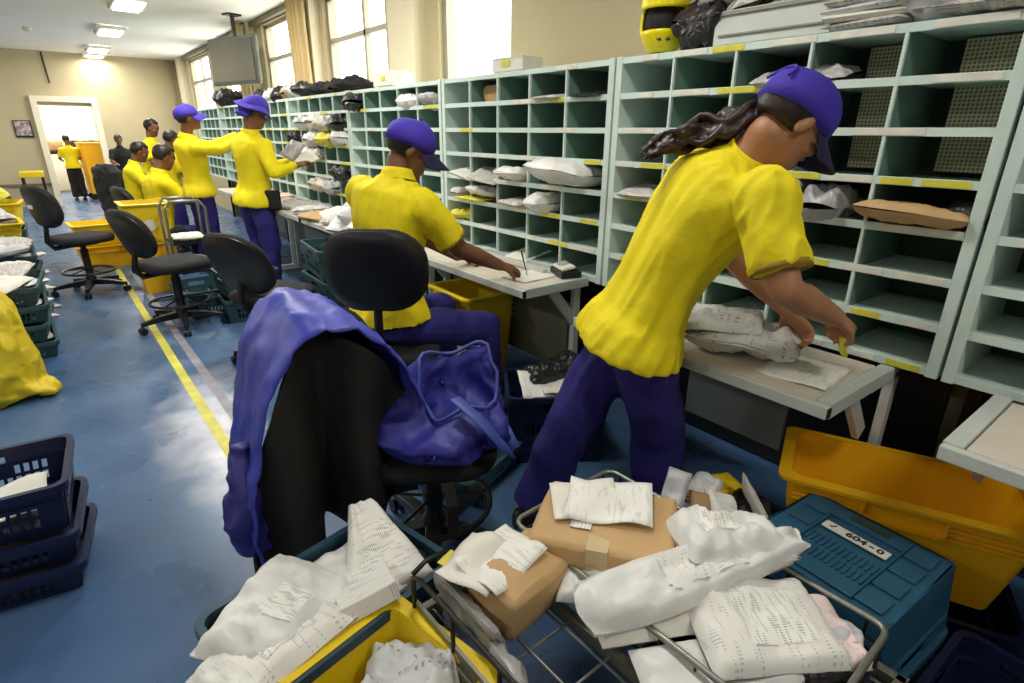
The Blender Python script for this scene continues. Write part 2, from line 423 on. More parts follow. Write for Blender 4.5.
# ------------------------------------------------------------------ pigeonhole shelves
SX, SD, SZ0, SZ1, NR = 2.0, .36, .735, 1.72, 7
PITCH = (SZ1-SZ0-.012)/NR
def shelf_unit(y0, y1, label, nc=5, perf=False, tapes=.5, seed=0):
    rnd = random.Random(seed)
    t = thing('pigeonhole_shelf', label, 'shelf', (SX,(y0+y1)/2,0), 0, 'mint green pigeonhole shelves')
    W = y1-y0
    for s in (-1,1):
        MB().box((SD/2-.006,s*(W/2-.017),(SZ0+SZ1)/2),(SD,.032,SZ1-SZ0+.02)).build('side_panel', M['mint'], t, bev=.002)
        MB().box((SD-.05,s*(W/2-.04),SZ0/2),(.04,.04,SZ0)).build('leg', M['dark_metal'], t)
    for r in range(NR+1):
        z = SZ0+.006+PITCH*r
        b = MB().box((SD/2,0,z),(SD-.004,W-.066,.007)).box((.003,0,z),(.012,W-.066,.024)).build('shelf_board', M['mint'], t)
        y = -W/2+.05
        while y < W/2-.1:
            l = rnd.uniform(.06,.2)
            if y+l > W/2-.04: break
            if rnd.random() < tapes:
                MB().box((-.0045,y+l/2,z),(.003,l,.019)).build('shelf_label', M['tape_yellow'] if rnd.random() < .42 else M['tape_white'], b)
            y += l+rnd.uniform(.02,.12)
    for c in range(1,nc):
        y = W/2-.03-(W-.06)*c/nc
        MB().box((SD/2+.006,y,(SZ0+SZ1)/2),(SD-.02,.006,SZ1-SZ0)).build('divider', M['mint_shaded'] , t)
        MB().box((.002,y,(SZ0+SZ1)/2),(.012,.009,SZ1-SZ0)).build('edge_strip', M['mint'], t)
    MB().box((SD-.006,0,(SZ0+SZ1)/2),(.008,W-.06,SZ1-SZ0)).build('back_panel', M['mint_back_shaded'], t)
    MB().box((SD-.02,0,SZ0/2+.003),(.012,W-.12,SZ0-.02)).build('lower_panel', M['black_plastic'], t)
    if perf:
        cw = (W-.06)/nc
        for c in (3,4):
            y = W/2-.03-cw*(c+.5)
            MB().box((SD-.09,y-.03,SZ1-PITCH*1.5),(.006,cw*.70,PITCH*3-.03)).build('perforated_panel', M['perforated'], t)
    return t
UB = [(-1.02,.425),(.435,1.835),(1.845,3.28),(3.29,4.76),(4.77,6.3),(6.31,7.82),(7.83,9.4),(9.41,10.9)]
UL = ['nearest mint pigeonhole unit cut by the right edge','mint pigeonhole unit behind the bent worker, with the yellow helmet on top','mint pigeonhole unit in front of the seated worker','mint pigeonhole unit just beyond the seated worker\'s cap','cluttered mint pigeonhole unit right of the worker in the bucket hat','mint pigeonhole unit behind the worker in the bucket hat','mint pigeonhole unit the reaching worker sorts into','farthest mint pigeonhole unit by the far wall']
for i,(a,b) in enumerate(UB): shelf_unit(a,b,UL[i],5,i==1,[.95,.85,.4,.3,.3,.25,.2,.1][i],i+3)
def slot(u,c,r):   # unit, column from the far end, row from the top -> middle of the slot floor at the front
    a,b = UB[u]; cw = (b-a-.06)/5
    return V((SX, b-.03-cw*(c+.5), SZ1-.006-PITCH*(r+1)+.006))

# ------------------------------------------------------------------ desks
def desk(y0, y1, label, x0=1.50, xe=1.95, panel='desk_panel', pz=(.33,.55), inset=.28, legx=None):
    t = thing('sorting_desk', label, 'desk', (x0,(y0+y1)/2,0), 0, 'sorting desks along the pigeonholes')
    W = y1-y0; D = xe-x0
    MB().box((D/2,0,.737),(D-.05,W-.09,.022)).build('tabletop', M['desk_top'], t, bev=.003)
    MB().box((.012,0,.728),(.024,W,.036)).build('front_rail', M['desk_metal'], t, bev=.003)
    lx = D-.05 if legx is None else legx-x0
    for s in (-1,1):
        e = MB()
        for dz in (-.019,.019): e.box((D/2+.012,s*(W/2-.02),.728+dz),(D-.024,.04,.005))
        for dy in (-.0185,.0185): e.box((D/2+.012,s*(W/2-.02)+dy,.728),(D-.024,.004,.036))
        e.build('end_rail', M['desk_metal'], t)
        MB().box((.012,s*(W/2+.001),.728),(.02,.004,.03)).build('end_plug', M['black_plastic'], t)
        l = MB().box((lx,s*(W/2-.035),.355),(.04,.03,.70))
        if legx: l.box((lx-.09,s*(W/2-.035),.69),(.22,.03,.03))
        else: l.box((D-.16,s*(W/2-.035),.012),(.26,.035,.024))
        l.build('leg', M['desk_metal'], t, bev=.003)
        MB().box((D-.14,s*(W/2-.035),.62),(.05,.02,.24),(0,R(-40),0)).build('bracket', M['desk_metal'], t)
    MB().box((D-.03,0,(pz[0]+pz[1])/2),(.015,W-inset*2,pz[1]-pz[0])).build('modesty_panel', M[panel], t)
    return t
desk(.53,1.50,'cream topped steel desk the bent worker leans over', x0=1.48, xe=1.93, legx=2.05)
desk(1.915,3.22,'cream topped steel desk under the seated worker\'s hand', x0=1.56, xe=1.985, panel='desk_panel_olive', pz=(.22,.60), inset=.10)
desk(3.30,4.72,'paper strewn steel desk beyond the seated worker')
desk(4.80,6.24,'steel desk in front of the worker in the bucket hat')
desk(6.35,7.8,'steel desk below the reaching worker')
desk(-1.0,.285,'steel desk whose corner enters at the right edge', legx=2.22)
# ------------------------------------------------------------------ office chairs
def office_chair(label, loc, rz, seat_h=.48, back_z=.72, bw=.42, bh=.36, ringz=.2, base_rz=0, tilt=12, sticker=False, fabric='black_fabric', group='black swivel chairs'):
    t = thing('office_chair', label, 'chair', loc, rz, group)
    MB().lathe([(.03,.07),(.04,.075),(.045,.13),(.03,.16),(.03,seat_h-.10),(.022,seat_h-.10),(.022,seat_h-.05)],14).build('gas_column', M['black_plastic'], t, smooth='auto')
    for k in range(5):
        a = base_rz+2*math.pi*k/5; d = V((math.cos(a),math.sin(a),0)); s = V((-d.y,d.x,0))
        rings = []
        for q,(rr,zz,ww,hh) in enumerate([(.02,.10,.03,.026),(.16,.092,.022,.02),(.29,.075,.016,.014)]):
            rings.append([d*rr+V((0,0,zz))+s*x*ww+V((0,0,y*hh)) for x,y in ((-1,-1),(1,-1),(1,1),(-1,1))])
        lg = MB().loft(rings).build('leg', M['black_plastic'], t, bev=.004)
        c = MB(); c.tube([d*.285+V((0,0,.075)),d*.285+V((0,0,.05))],.008)
        for e in (-1,1): c.tube([d*.285+s*e*.006+V((0,0,.027)), d*.285+s*e*.024+V((0,0,.027))],.027,14)
        c.build('caster', M['black_plastic'], lg, smooth='auto')
    if ringz:
        fr = MB().tube([V((.20*math.cos(2*math.pi*k/28),.20*math.sin(2*math.pi*k/28),ringz)) for k in range(28)],.010,8,closed=True)
        for k in range(5):
            a = base_rz+2*math.pi*(k+.5)/5; fr.tube([(.03*math.cos(a),.03*math.sin(a),ringz+.02),(.2*math.cos(a),.2*math.sin(a),ringz)],.006)
        fr.tube([(0,0,ringz+.005),(0,0,ringz+.04)],.038,14)
        fr.build('foot_ring', M['black_plastic'], t, smooth='auto')
    # seat
    rs = []
    for z,k in ((-.035,.90),(-.03,.96),(-.005,1.0),(.02,.99),(.034,.93),(.04,.80)):
        rs.append([V((x*k,y*k,seat_h+z-.012*math.cos(x*5)*(1 if z>0 else 0))) for x,y in rrect(.44,.45,.13)])
    MB().loft(rs).build('seat', M[fabric], t, smooth=True)
    MB().box((0,0,seat_h-.05),(.2,.14,.035)).build('seat_plate', M['black_plastic'], t, bev=.01)
    # back bracket
    ct,st = math.cos(R(tilt)), math.sin(R(tilt))
    bc = V((-.235,0,back_z))
    MB().tube([(-.05,0,seat_h-.055),(-.22,0,seat_h-.06),(-.262,0,seat_h),(-.235,0,back_z-.12),(-.255,0,back_z+.02)],[.02,.022,.022,.018,.015],8).build('back_bracket', M['black_plastic'], t, smooth=True)
    def slab(off, k):
        out = []
        for x,y in rrect(bw*k,bh*k,min(bw,bh)*k*.42,6):
            cur = .05*(1-(x/(bw/2))**2)      # wraps round the sitter
            out.append(bc + V((-cur+.03-y*st+off*ct, x, y*ct+off*st)))
        return out
    MB().loft([slab(-.028,.80),slab(-.026,.92),slab(-.014,1.0),slab(.006,1.0),slab(.024,.95),slab(.034,.82)]).build('backrest', M[fabric], t, smooth=True)
    sh = MB().loft([slab(-.042,.72),slab(-.038,.88),slab(-.022,.985),slab(-.016,.985)])
    bk = sh.build('back_shell', M['black_plastic'], t, smooth='auto')
    if sticker:
        MB().box(bc+V((-.072,.02,.0)),(.004,.07,.03)).build('sticker', M['sticker'], bk)
    return t
office_chair('black swivel chair on its own at the far left aisle, white tag on its back', (.05,6.35,0), R(26), .50, .80, sticker=True, base_rz=.3)
office_chair('black swivel chair seen side-on astride the yellow floor line', (.54,4.78,0), R(20), .49, .74, base_rz=.5, tilt=20)
office_chair('black swivel chair behind the worker in the bucket hat, its back to the camera', (.95,3.74,0), R(30), .43, .67, bw=.46, bh=.42, base_rz=.1, tilt=24)
office_chair('black swivel chair the man with the purple cap sits on', (1.09,2.30,0), R(52), .47, .89, bw=.43, bh=.35, base_rz=.2, tilt=10)
office_chair('black drafting chair draped with a blue jacket and holding a blue bag', (.81,1.47,0), R(-32), .45, .74, bw=.34, bh=.34, base_rz=.9)
office_chair('dark chair with a black jacket, before the far doorway', (.67,9.0,0), R(20), .47, .80, ringz=0)
office_chair('black swivel chair of the dark haired worker sitting behind the yellow crates', (.70,6.86,0), R(12), .44, .72)

# ------------------------------------------------------------------ jacket over the drafting chair
t = thing('jacket', 'royal blue rain jacket with black lining draped over the drafting chair back', 'jacket', (.48,1.47,0))
def path(u):   # inverted U seen from the front, u 0..1: left hem -> top -> right side
    P = [(-.25,.30),(-.262,.42),(-.225,.58),(-.16,.83),(-.05,.965),(.06,.96),(.15,.88),(.215,.76),(.24,.66)]
    f = u*(len(P)-1); i = min(int(f),len(P)-2); q = f-i
    def cr(k):
        a = [P[max(0,min(len(P)-1,i+d))][k] for d in (-1,0,1,2)]
        return .5*((2*a[1])+(-a[0]+a[2])*q+(2*a[0]-5*a[1]+4*a[2]-a[3])*q*q+(-a[0]+3*a[1]-3*a[2]+a[3])*q**3)
    return cr(0), cr(1)
def shell(u,v):
    x,z = path(u); cx,cz = 0,.55
    k = 1-.10*v*v+.02*math.sin(v*9)
    p = V((x*k, -.12+.36*v+.05*(1-abs(u-.45)*2), cz+(z-cz)*(1-.06*v*v)))
    w = noise.noise(V((p.x*7,p.y*7,p.z*5)))*.020+(.3-abs(noise.noise(V((p.x*14,p.y*9,p.z*8)))))*.030+(.3-abs(noise.noise(p*24+V((3,3,3)))))*.012
    d = V((x,0,z-.5)).normalized()
    p.z -= .05*(1-v)**2*max(0,min(1,(z-.6)*4))
    return p+d*w
MB().grid(shell,64,26).build('outer_shell', M['jacket_blue'], t, smooth=True, solid=.006)
def lining(u,v):
    x0 = -.225+.02*v; uu = u
    xa,za = path(.10+.88*uu)
    zt = za-.02-.06*max(0,min(1,(za-.6)*4)); xa *= 1.0
    zb = .275+.02*uu+.012*math.sin(uu*14)
    if uu > .78: zb = .29+(uu-.78)*.4
    z = zb+(zt-zb)*v
    xb = -.275+.48*uu
    x = xb+(xa-xb)*v**1.5
    y = -.10+.05*math.sin(uu*math.pi*5.2)*(1-.45*v)+.05*v+.10*math.exp(-((uu-.52)/.07)**2)*(1-v*.7)
    return V((x,y+noise.noise(V((x*9,z*4,2)))*.02,z))
MB().grid(lining,60,30).build('lining', M['black_cloth'], t, smooth=True, solid=.01)
def sleeve(pts, rs, name, m, par, seed, amp=.014):
    mb = MB().tube(pts, rs, 20); me = remesh(mb,.008,6); wrinkle(me,amp,None,across=16,seed=seed,amp2=amp,sc2=7)
    return link(name, me, m, par, True)
sleeve([V((-.235,.02,.62)),V((-.262,-.02,.50)),V((-.27,-.03,.42)),V((-.25,-.03,.32))],[.03,.048,.055,.045],'sleeve',M['jacket_navy'],t,3)

# bag on the seat
t = thing('bag', 'blue cloth mail bag slumped open on the drafting chair seat', 'bag', (.81,1.36,.495))
mb = MB(); rings = []
for q,(z,rx,ry,dx) in enumerate([(.006,.17,.14,0),(.03,.212,.18,0),(.08,.215,.185,-.015),(.125,.185,.165,-.01),(.165,.15,.135,.03),(.19,.13,.115,.05)]):
    r = []
    for k in range(36):
        a = 2*math.pi*k/36; w = 1+.18*noise.noise(V((math.cos(a)*2.2,math.sin(a)*2.2,z*9)))+.10*noise.noise(V((math.cos(a)*6,math.sin(a)*6,z*16)))
        zz = z+(.085*math.sin(a+.5)+.035*math.sin(3*a+1))*(z/.19)**2
        r.append(V((dx+rx*w*math.cos(a), ry*w*math.sin(a), zz)))
    rings.append(r)
top = rings[-1]; c = sum(top,V())/36; inner = []
for dz,k in ((-.004,.90),(-.05,.80),(-.10,.6),(-.115,.2)): inner.append([c+(p-c)*k+V((0,0,dz)) for p in top])
mb.loft(rings+inner)
me = remesh(mb,.007,4)
for v in me.vertices:
    p = v.co.copy(); k = min(1,max(0,p.z/.05))
    p += v.normal*k*((.28-abs(noise.noise(V((p.x*7,p.y*7,p.z*11)))))*.036+(.3-abs(noise.noise(V((p.x*18+3,p.y*18,p.z*22)))))*.007); v.co = p
link('sack', me, M['bag_blue'], t, True)
MB().tube([c+(p-c)*.95+V((0,0,.012)) for p in top],.006,8,closed=True).build('rim_binding', M['strap_blue'], t, smooth=True)
def band(pts, w, up=(0,0,1)):
    mb = MB(); rows=[]
    for i,p in enumerate(pts):
        d = (V(pts[min(i+1,len(pts)-1)])-V(pts[max(0,i-1)])).normalized(); s = d.cross(V(up)).normalized()*w/2
        rows.append((V(p)-s,V(p)+s))
    for i in range(len(rows)-1): mb.add([rows[i][0],rows[i][1],rows[i+1][1],rows[i+1][0]],[(0,1,2,3)])
    return mb
band([(-.03,-.10,.20),(.0,-.205,.15),(.035,-.232,.09),(.075,-.226,.045),(.10,-.21,.02)],.045,(.4,-.6,1)).build('shoulder_strap', M['strap_blue'], t, solid=.004, smooth=True)
band([(.165,.08,.03),(.175,-.0,.025),(.17,-.08,.008),(.165,-.13,-.03)],.05,(-1,-.3,1)).build('flap_strap', M['strap_blue'], t, solid=.004, smooth=True)
band([(-.12,-.20,.0),(-.125,-.225,-.06),(-.12,-.22,-.14),(-.125,-.22,-.17)],.032,(.3,1,0)).build('hanging_strap', M['black_cloth'], t, solid=.006)

# black jacket on the far chair
t = tag(MB().build('jacket', M['black_cloth']),'black jacket hung over the dark chair before the doorway','jacket') if False else thing('jacket','black jacket hung over the dark chair before the doorway','jacket',(.50,8.9,0))
mb = MB().loft([ring(V((0,0,z)),V((.34,-.94,0)),V((.94,.34,0)),a,b) for z,a,b in ((.30,.24,.07),(.5,.27,.10),(.75,.29,.12),(.92,.27,.10),(1.0,.17,.06))])
me = remesh(mb,.02,3); wrinkle(me,.03,None,across=9,seed=4); link('drape', me, M['black_fabric'], t, True)

# ------------------------------------------------------------------ crates
def panel(L, H, holes, t=.006):
    """slotted wall in the XZ plane, cells of a grid that fall outside the holes"""
    xs = sorted({-L/2,L/2}|{h[0] for h in holes}|{h[1] for h in holes}); zs = sorted({0,H}|{h[2] for h in holes}|{h[3] for h in holes})
    mb = MB()
    for j in range(len(zs)-1):
        z0,z1 = zs[j],zs[j+1]; run = None
        for i in range(len(xs)):
            solid = False
            if i < len(xs)-1:
                cx,cz = (xs[i]+xs[i+1])/2,(z0+z1)/2
                solid = not any(h[0]<cx<h[1] and h[2]<cz<h[3] for h in holes)
            if solid and run is None: run = xs[i]
            if not solid and run is not None:
                mb.box(((run+xs[i])/2,0,(z0+z1)/2),(xs[i]-run,t,z1-z0)); run = None
    return mb
def crate(label, loc, rz, L=.5, W=.34, H=.22, m='teal_plastic', group='plastic mail crates', flip=False, cat='crate', slots=True):
    t = thing('plastic_crate', label, cat, loc, rz, group)
    T = Matrix.Translation((0,0,H)) @ Matrix.Rotation(math.pi,4,'X') if flip else Matrix.Identity(4)
    fl = .022
    def holes(l):
        hs = [(-.065,.065,H-.062,H-.03)]
        if slots:
            n = int((l-.12)/.026)
            for k in range(n):
                x = -n*.013+k*.026
                hs.append((x+.005,x+.021,H*.18,H*.36)); 
                if abs(x+.013) > .08: hs.append((x+.005,x+.021,H*.42,H*.6))
        return hs
    for ax,l,o in ((0,L,W),(0,L,-W),(1,W,L),(1,W,-L)):
        mb = panel(l-.01,H-.004,holes(l))
        for p in mb.v:
            k = (p.z/H); p.x *= (1-(1-k)*fl*2/l)
            p.y += o/2-math.copysign(fl*(1-k),o)
            if ax: p.x,p.y = -p.y,p.x
        mb.v = [T@p for p in mb.v]
        mb.build('side_wall', M[m], t)
    rim = MB()
    oo = [V((x,y,H)) for x,y in rrect(L+.024,W+.024,.04)]; ii = [V((x,y,H)) for x,y in rrect(L-.012,W-.012,.032)]
    dn = [p-V((0,0,.026)) for p in oo]; di = [p-V((0,0,.026)) for p in ii]
    rim.loft([dn,oo,ii,di],caps=False,closed=True,T=T); rim.build('rim', M[m], t)
    r2 = MB(); zz = H*.66
    r2.loft([[V((x,y,z)) for x,y in rrect(L+s-.012,W+s-.012,.035)] for z,s in ((zz-.006,-.012),(zz-.006,.012),(zz+.006,.012),(zz+.006,-.012))],caps=False,closed=True,T=T)
    r2.build('reinforcing_band', M[m], t)
    base = MB()
    if flip:
        pass
    base.loft([[V((x,y,z)) for x,y in rrect(L-fl*2+.004,W-fl*2+.004,.03)] for z in (.0,.012)],T=T)
    base.build('base', M[m], t)
    return t
def tote(label, loc, rz, L=.6, W=.4, H=.3, m='tote_yellow', group='yellow plastic totes', sticker=False, cat='tote', taper=.05):
    t = thing('plastic_tote', label, cat, loc, rz, group)
    def rr(l,w,z,r=.03): return [V((x,y,z)) for x,y in rrect(l,w,r)]
    mb = MB().loft([rr(L-taper*2,W-taper*2,0),rr(L-.03,W-.03,H*.72),rr(L-.03,W-.03,H*.73),rr(L-.02,W-.02,H-.004),rr(L-.036,W-.036,H-.004),rr(L-.046,W-.046,H*.73),rr(L-taper*2-.01,W-taper*2-.01,.008)],caps=True)
    mb.build('body', M[m], t, smooth='auto')
    rim = MB().loft([rr(L-.03,W-.03,H-.012),rr(L+.03,W+.03,H-.012),rr(L+.034,W+.034,H),rr(L-.034,W-.034,H+.002)],caps=False,closed=True)
    rim.build('rim', M[m], t, smooth='auto')
    for s in (-1,1):
        rb = MB()
        for k in range(4):
            z = H*.76+k*H*.055; 
            for a,b in ((-L/2+.03,-.1),(.1,L/2-.03)): rb.box(((a+b)/2,s*(W/2-.008),z),(b-a,.014,.006))
        for x in (-.1,.1): rb.box((x,s*(W/2-.004),H*.85),(.008,.02,H*.22))
        rb.box((0,s*(W/2-.004),H*.75),(.2,.02,.008))
        rb.build('ribbed_grip', M[m], t)
    if sticker: MB().tube([(L/2-.028,0,H*.45),(L/2-.02,0,H*.45)],.05,18).build('sticker', M['sticker'], t)
    return t

# dark blue stack at lower left (three high)
cols = ['bottom crate of the dark navy stack at the left edge','middle crate of the dark navy stack at the left edge','open top crate of the dark navy stack at the left edge, paper inside']
for i in range(3):
    crate(cols[i], (-.42,2.20+.008*i,.001+i*.108), R(-8+i*2), .50,.36,(.105 if i<2 else .17),'navy_plastic', group='navy crates stacked at the left edge')
# crates below the front parcels
crate('lower teal crate under the crate of white parcels at bottom left', (.315,1.085,.001), R(13), .50,.30,.19,'teal_plastic')
crate('teal crate full of white parcels at bottom left', (.315,1.085,.195), R(13), .50,.30,.205,'teal_plastic')
tote('yellow tote holding a crumpled white parcel at the bottom edge', (.255,.768,.001), R(13), .40,.32,.40,'tote_yellow')
# 604 crate, upside down on another
crate('dark crate under the upturned numbered crate', (1.435,.39,.001), R(86), .36,.34,.175,'navy_plastic')
c604 = crate('upturned teal crate with a white number sticker on its base', (1.425,.395,.178), R(-94), .41,.41,.230,'teal_bright', flip=True, slots=False)
top = .230
st = MB()
for s in (-1,1):
    for k in range(4): st.box((s*.130,-.125+k*.083,top+.004),(.062,.062,.008))
st.box((0,-.135,top+.004),(.185,.055,.008)); st.box((0,.135,top+.004),(.185,.05,.008))
for k in range(13):
    for y in (-.075,-.018): st.box((-.084+k*.014,y,top+.003),(.006,.044,.006))
for s in (-1,1): st.box((s*.094,0,top+.005),(.006,.33,.010))
st.build('moulded_ribs', M['teal_bright'], c604, bev=.002)
MB().box((0,.137,top+.009),(.10,.022,.003)).build('grip_slot', mat('slot_dark',(52,62,38),.7), c604)
lab = MB().box((0,.052,top+.0085),(.165,.034,.003)).build('number_sticker', M['sticker'], c604)
def text(body, size, parent, loc, m, rot=(0,0,0), name='lettering', sx=1.0):
    cu = bpy.data.curves.new('t','FONT'); cu.body = body; cu.size = size; cu.align_x = 'CENTER'; cu.align_y = 'CENTER'; cu.extrude = .0006; cu.offset = .0009
    o = bpy.data.objects.new('t',cu); COL.objects.link(o); bpy.context.view_layer.update()
    me = bpy.data.meshes.new_from_object(o.evaluated_get(bpy.context.evaluated_depsgraph_get())); bpy.data.objects.remove(o)
    for v in me.vertices: v.co.x *= sx
    p = link(name, me, m, parent); p.location = loc; p.rotation_euler = rot; return p
text('604', .029, lab, (.002,.052,top+.0105), M['ink'], sx=1.2)
text('0', .027, lab, (.062,.052,top+.0105), M['ink'], sx=1.2)
MB().box((.041,.052,top+.0105),(.012,.005,.001)).build('dash', M['ink'], lab)
MB().tube([(-.066,.05,top+.011),(-.062,.046,top+.011),(-.052,.06,top+.011)],.0016,6).build('tick_mark', M['ink'], lab)
# orange tote on navy crates, right
crate('navy crate under the orange tote', (1.82,.37,.001), R(113), .60,.30,.145,'navy_plastic')
crate('navy crate on the floor right of the numbered crate', (1.46,.0,.001), R(88), .30,.36,.20,'navy_plastic')
tote('large orange tote at the right below the desk corner', (1.845,.415,.149), R(113), .63,.33,.30,'tote_orange')
# crate of small parcels behind the cart
crate('dark crate of small parcels between the cart and the worker\'s legs', (1.37,.735,.001), R(4), .46,.28,.30,'navy_plastic')
# crate between the two workers
crate('navy crate with papers on the floor between the two nearest workers', (1.62,1.74,.001), R(-35), .44,.32,.34,'navy_plastic')
crate('teal crate on the floor left of the bent worker\'s boots', (1.16,1.78,.001), R(20), .40,.30,.12,'dark_teal')
# tall yellow tote under the seated worker's desk
tote('tall yellow tote standing under the seated worker\'s desk', (1.76,2.62,.001), R(88), .42,.34,.58,'tote_yellow')
# dark teal stack beyond the seated worker
for i in range(3):
    crate(['lowest','middle','topmost'][i]+' dark teal crate of the stack beside the desk beyond the seated worker', (1.50,3.95+.01*i,.001+.222*i), R(4-5*i), .40,.52,.215,'dark_teal', group='dark teal crates stacked beyond the seated worker')
crate('dark crate on the floor below the side-on swivel chair', (.78,5.15,.001), R(5), .40,.52,.22,'dark_teal')
for i in range(2): crate(['lower','upper'][i]+' crate of the pair right of the side-on swivel chair', (1.02,4.75,.001+i*.20), R(-4+8*i), .40,.34,.19,'dark_teal', group='crates beside the side-on swivel chair')
# yellow and orange totes along the aisle
tote('orange tote on the floor behind the lone chair', (.24,7.55,.001), R(5), .50,.42,.25,'tote_orange', group='yellow and orange totes in the aisle')
tote('yellow tote on top of the orange tote behind the lone chair', (.24,7.55,.255), R(5), .50,.42,.22,'tote_yellow', group='yellow and orange totes in the aisle')
tote('orange tote below the yellow tote with a round sticker', (.555,6.12,.001), R(-88), .40,.34,.46,'tote_orange', group='yellow and orange totes in the aisle')
tote('yellow tote with a round white sticker facing the camera', (.555,6.12,.465), R(-88), .40,.36,.34,'tote_yellow', group='yellow and orange totes in the aisle', sticker=True)
# left bank of trays
for i in range(4):
    crate(['lowest','second','third','topmost'][i]+' tray in the near pile of grey-green trays along the left edge', (-.47,4.85+.02*i,.001+.118*i), R(3*(-1)**i), .46,.62,.112,'dark_teal', group='grey-green trays along the left edge')
for i in range(4):
    crate(['lowest','second','third','topmost'][i]+' tray in the far pile of grey-green trays along the left edge', (-.50,5.7+.02*i,.001+.133*i), R(3*(-1)**(i+1)), .46,.66,.127,'dark_teal', group='grey-green trays along the left edge')
tote('yellow tote on the left edge nearest the lone chair', (-.62,6.9,.40), R(6), .52,.50,.22,'tote_yellow', group='yellow totes on the left edge')
tote('yellow tote on the left edge farther back', (-.66,7.9,.44), R(-4), .60,.5,.26,'tote_yellow', group='yellow totes on the left edge')
for y,h in ((6.9,.398),(7.9,.438)): crate('grey-green tray block under the yellow tote at the left edge, %s one' % ('nearer' if y<7 else 'farther'), (-.63,y,.001), 0, .5,.5,h,'dark_teal', group='grey-green trays along the left edge', slots=False)
# yellow sack
t = thing('mail_sack','big yellow plastic sack of mail on the floor at the left edge','sack',(-.52,4.02,0))
mb = MB().loft([ring(V((dx,0,z)),V((1,0,0)),V((0,1,0)),a,b,22,2.2) for z,a,b,dx in ((0,.17,.20,0),(.05,.22,.25,0),(.2,.22,.26,0),(.36,.19,.23,0),(.5,.15,.18,.02),(.6,.09,.12,.03),(.64,.04,.05,.02))])
mb.loft([ring(V((x,-.10,z)),V((0,1,0)),V((0,0,1)),a,b,14,2) for x,z,a,b in ((.10,.10,.14,.08),(.2,.05,.12,.04),(.27,.025,.10,.022))])
me = remesh(mb,.012,8); wrinkle(me,.03,V((0,.1,1)),along=4,across=11,seed=2,amp2=.02,sc2=5); link('body', me, M['sack_yellow'], t, True)

# ------------------------------------------------------------------ wire cart
t = thing('mail_cart','grey wire bed cart loaded with parcels at the bottom of the photo','cart',(.80,.57,0), R(2))
X0,X1,Y0,Y1,BZ = -.345,.33,-.42,.355,.37
fr = MB()
for a,b in (((X0,Y0),(X0,Y1)),((X0,Y1),(X1,Y1)),((X1,Y1),(X1,Y0)),((X1,Y0),(X0,Y0)),((-.07,Y0),(-.07,Y1))):
    fr.box(((a[0]+b[0])/2,(a[1]+b[1])/2,BZ),(abs(a[0]-b[0])+.02,abs(a[1]-b[1])+.02,.035))
fr.build('bed_frame', M['olive_metal'], t, bev=.002)
g = MB()
for k in range(7): x = X0+.04+k*.10; g.tube([(x,Y0,BZ+.006),(x,Y1,BZ+.006)],.0035,6)
for k in range(7): y = Y0+.06+k*.12; g.tube([(X0,y,BZ),(X1,y,BZ)],.0035,6)
g.build('wire_bed', M['grey_metal'], t)
sr = MB().tube([(X0,Y0,BZ+.13),(X0,Y1-.03,BZ+.13),(X0,Y1,BZ+.115),(X0,Y1,BZ)],.006,8)
sr.tube([(X0,Y1,BZ+.125),(X0+.04,Y1+.012,BZ+.13),(X0+.09,Y1+.012,BZ+.13),(X0+.125,Y1,BZ+.11),(X0+.125,Y1,BZ+.01)],.006,8)
for y in (Y1-.155,Y1-.31,Y1-.47,Y1-.63): sr.tube([(X0,y,BZ+.13),(X0,y,BZ)],.005,8)
sr.build('side_rail', M['dark_metal'], t, smooth=True)
MB().box((X0+.004,(Y0+Y1)/2,BZ+.025),(.008,Y1-Y0,.045)).build('kick_strip', M['olive_metal'], t)
for x in (X0+.02,X1-.02):
    for y in (Y0+.03,Y1-.03):
        l = MB().tube([(x,y,BZ),(x,y,.10)],.012).build('leg', M['dark_metal'], t)
        wv = MB().tube([(x-.012,y,.05),(x+.012,y,.05)],.05,18).box((x,y,.085),(.04,.03,.04)); wv.build('caster', M['black_plastic'], l, smooth='auto')
# wire basket on its right half
t = thing('wire_basket','black metal basket with a silver rim on the right half of the cart','basket',(.955,.575,.395), R(2))
bx,by,bh = .190,.375,.078
mb = MB()
for z in (.0,.03): mb.tube([(x,y,z) for x,y in rrect(bx*2,by*2,.03,3)],.004,6,closed=True)
for k in range(9): y = -by+.04+k*(by*2-.08)/8; mb.tube([(-bx,y,bh),(-bx,y,0),(bx,y,0),(bx,y,bh)],.003,6)
for k in range(5): x = -bx+.03+k*(bx*2-.06)/4; mb.tube([(x,-by,bh),(x,-by,0),(x,by,0),(x,by,bh)],.003,6)
mb.build('wire_body', M['dark_metal'], t)
MB().box((0,0,.004),(bx*2-.02,by*2-.02,.003)).build('bottom_sheet', M['black_plastic'], t)
MB().tube([(x,y,bh) for x,y in rrect(bx*2,by*2,.03,3)],.007,8,closed=True).build('rim', M['grey_metal'], t, smooth=True)
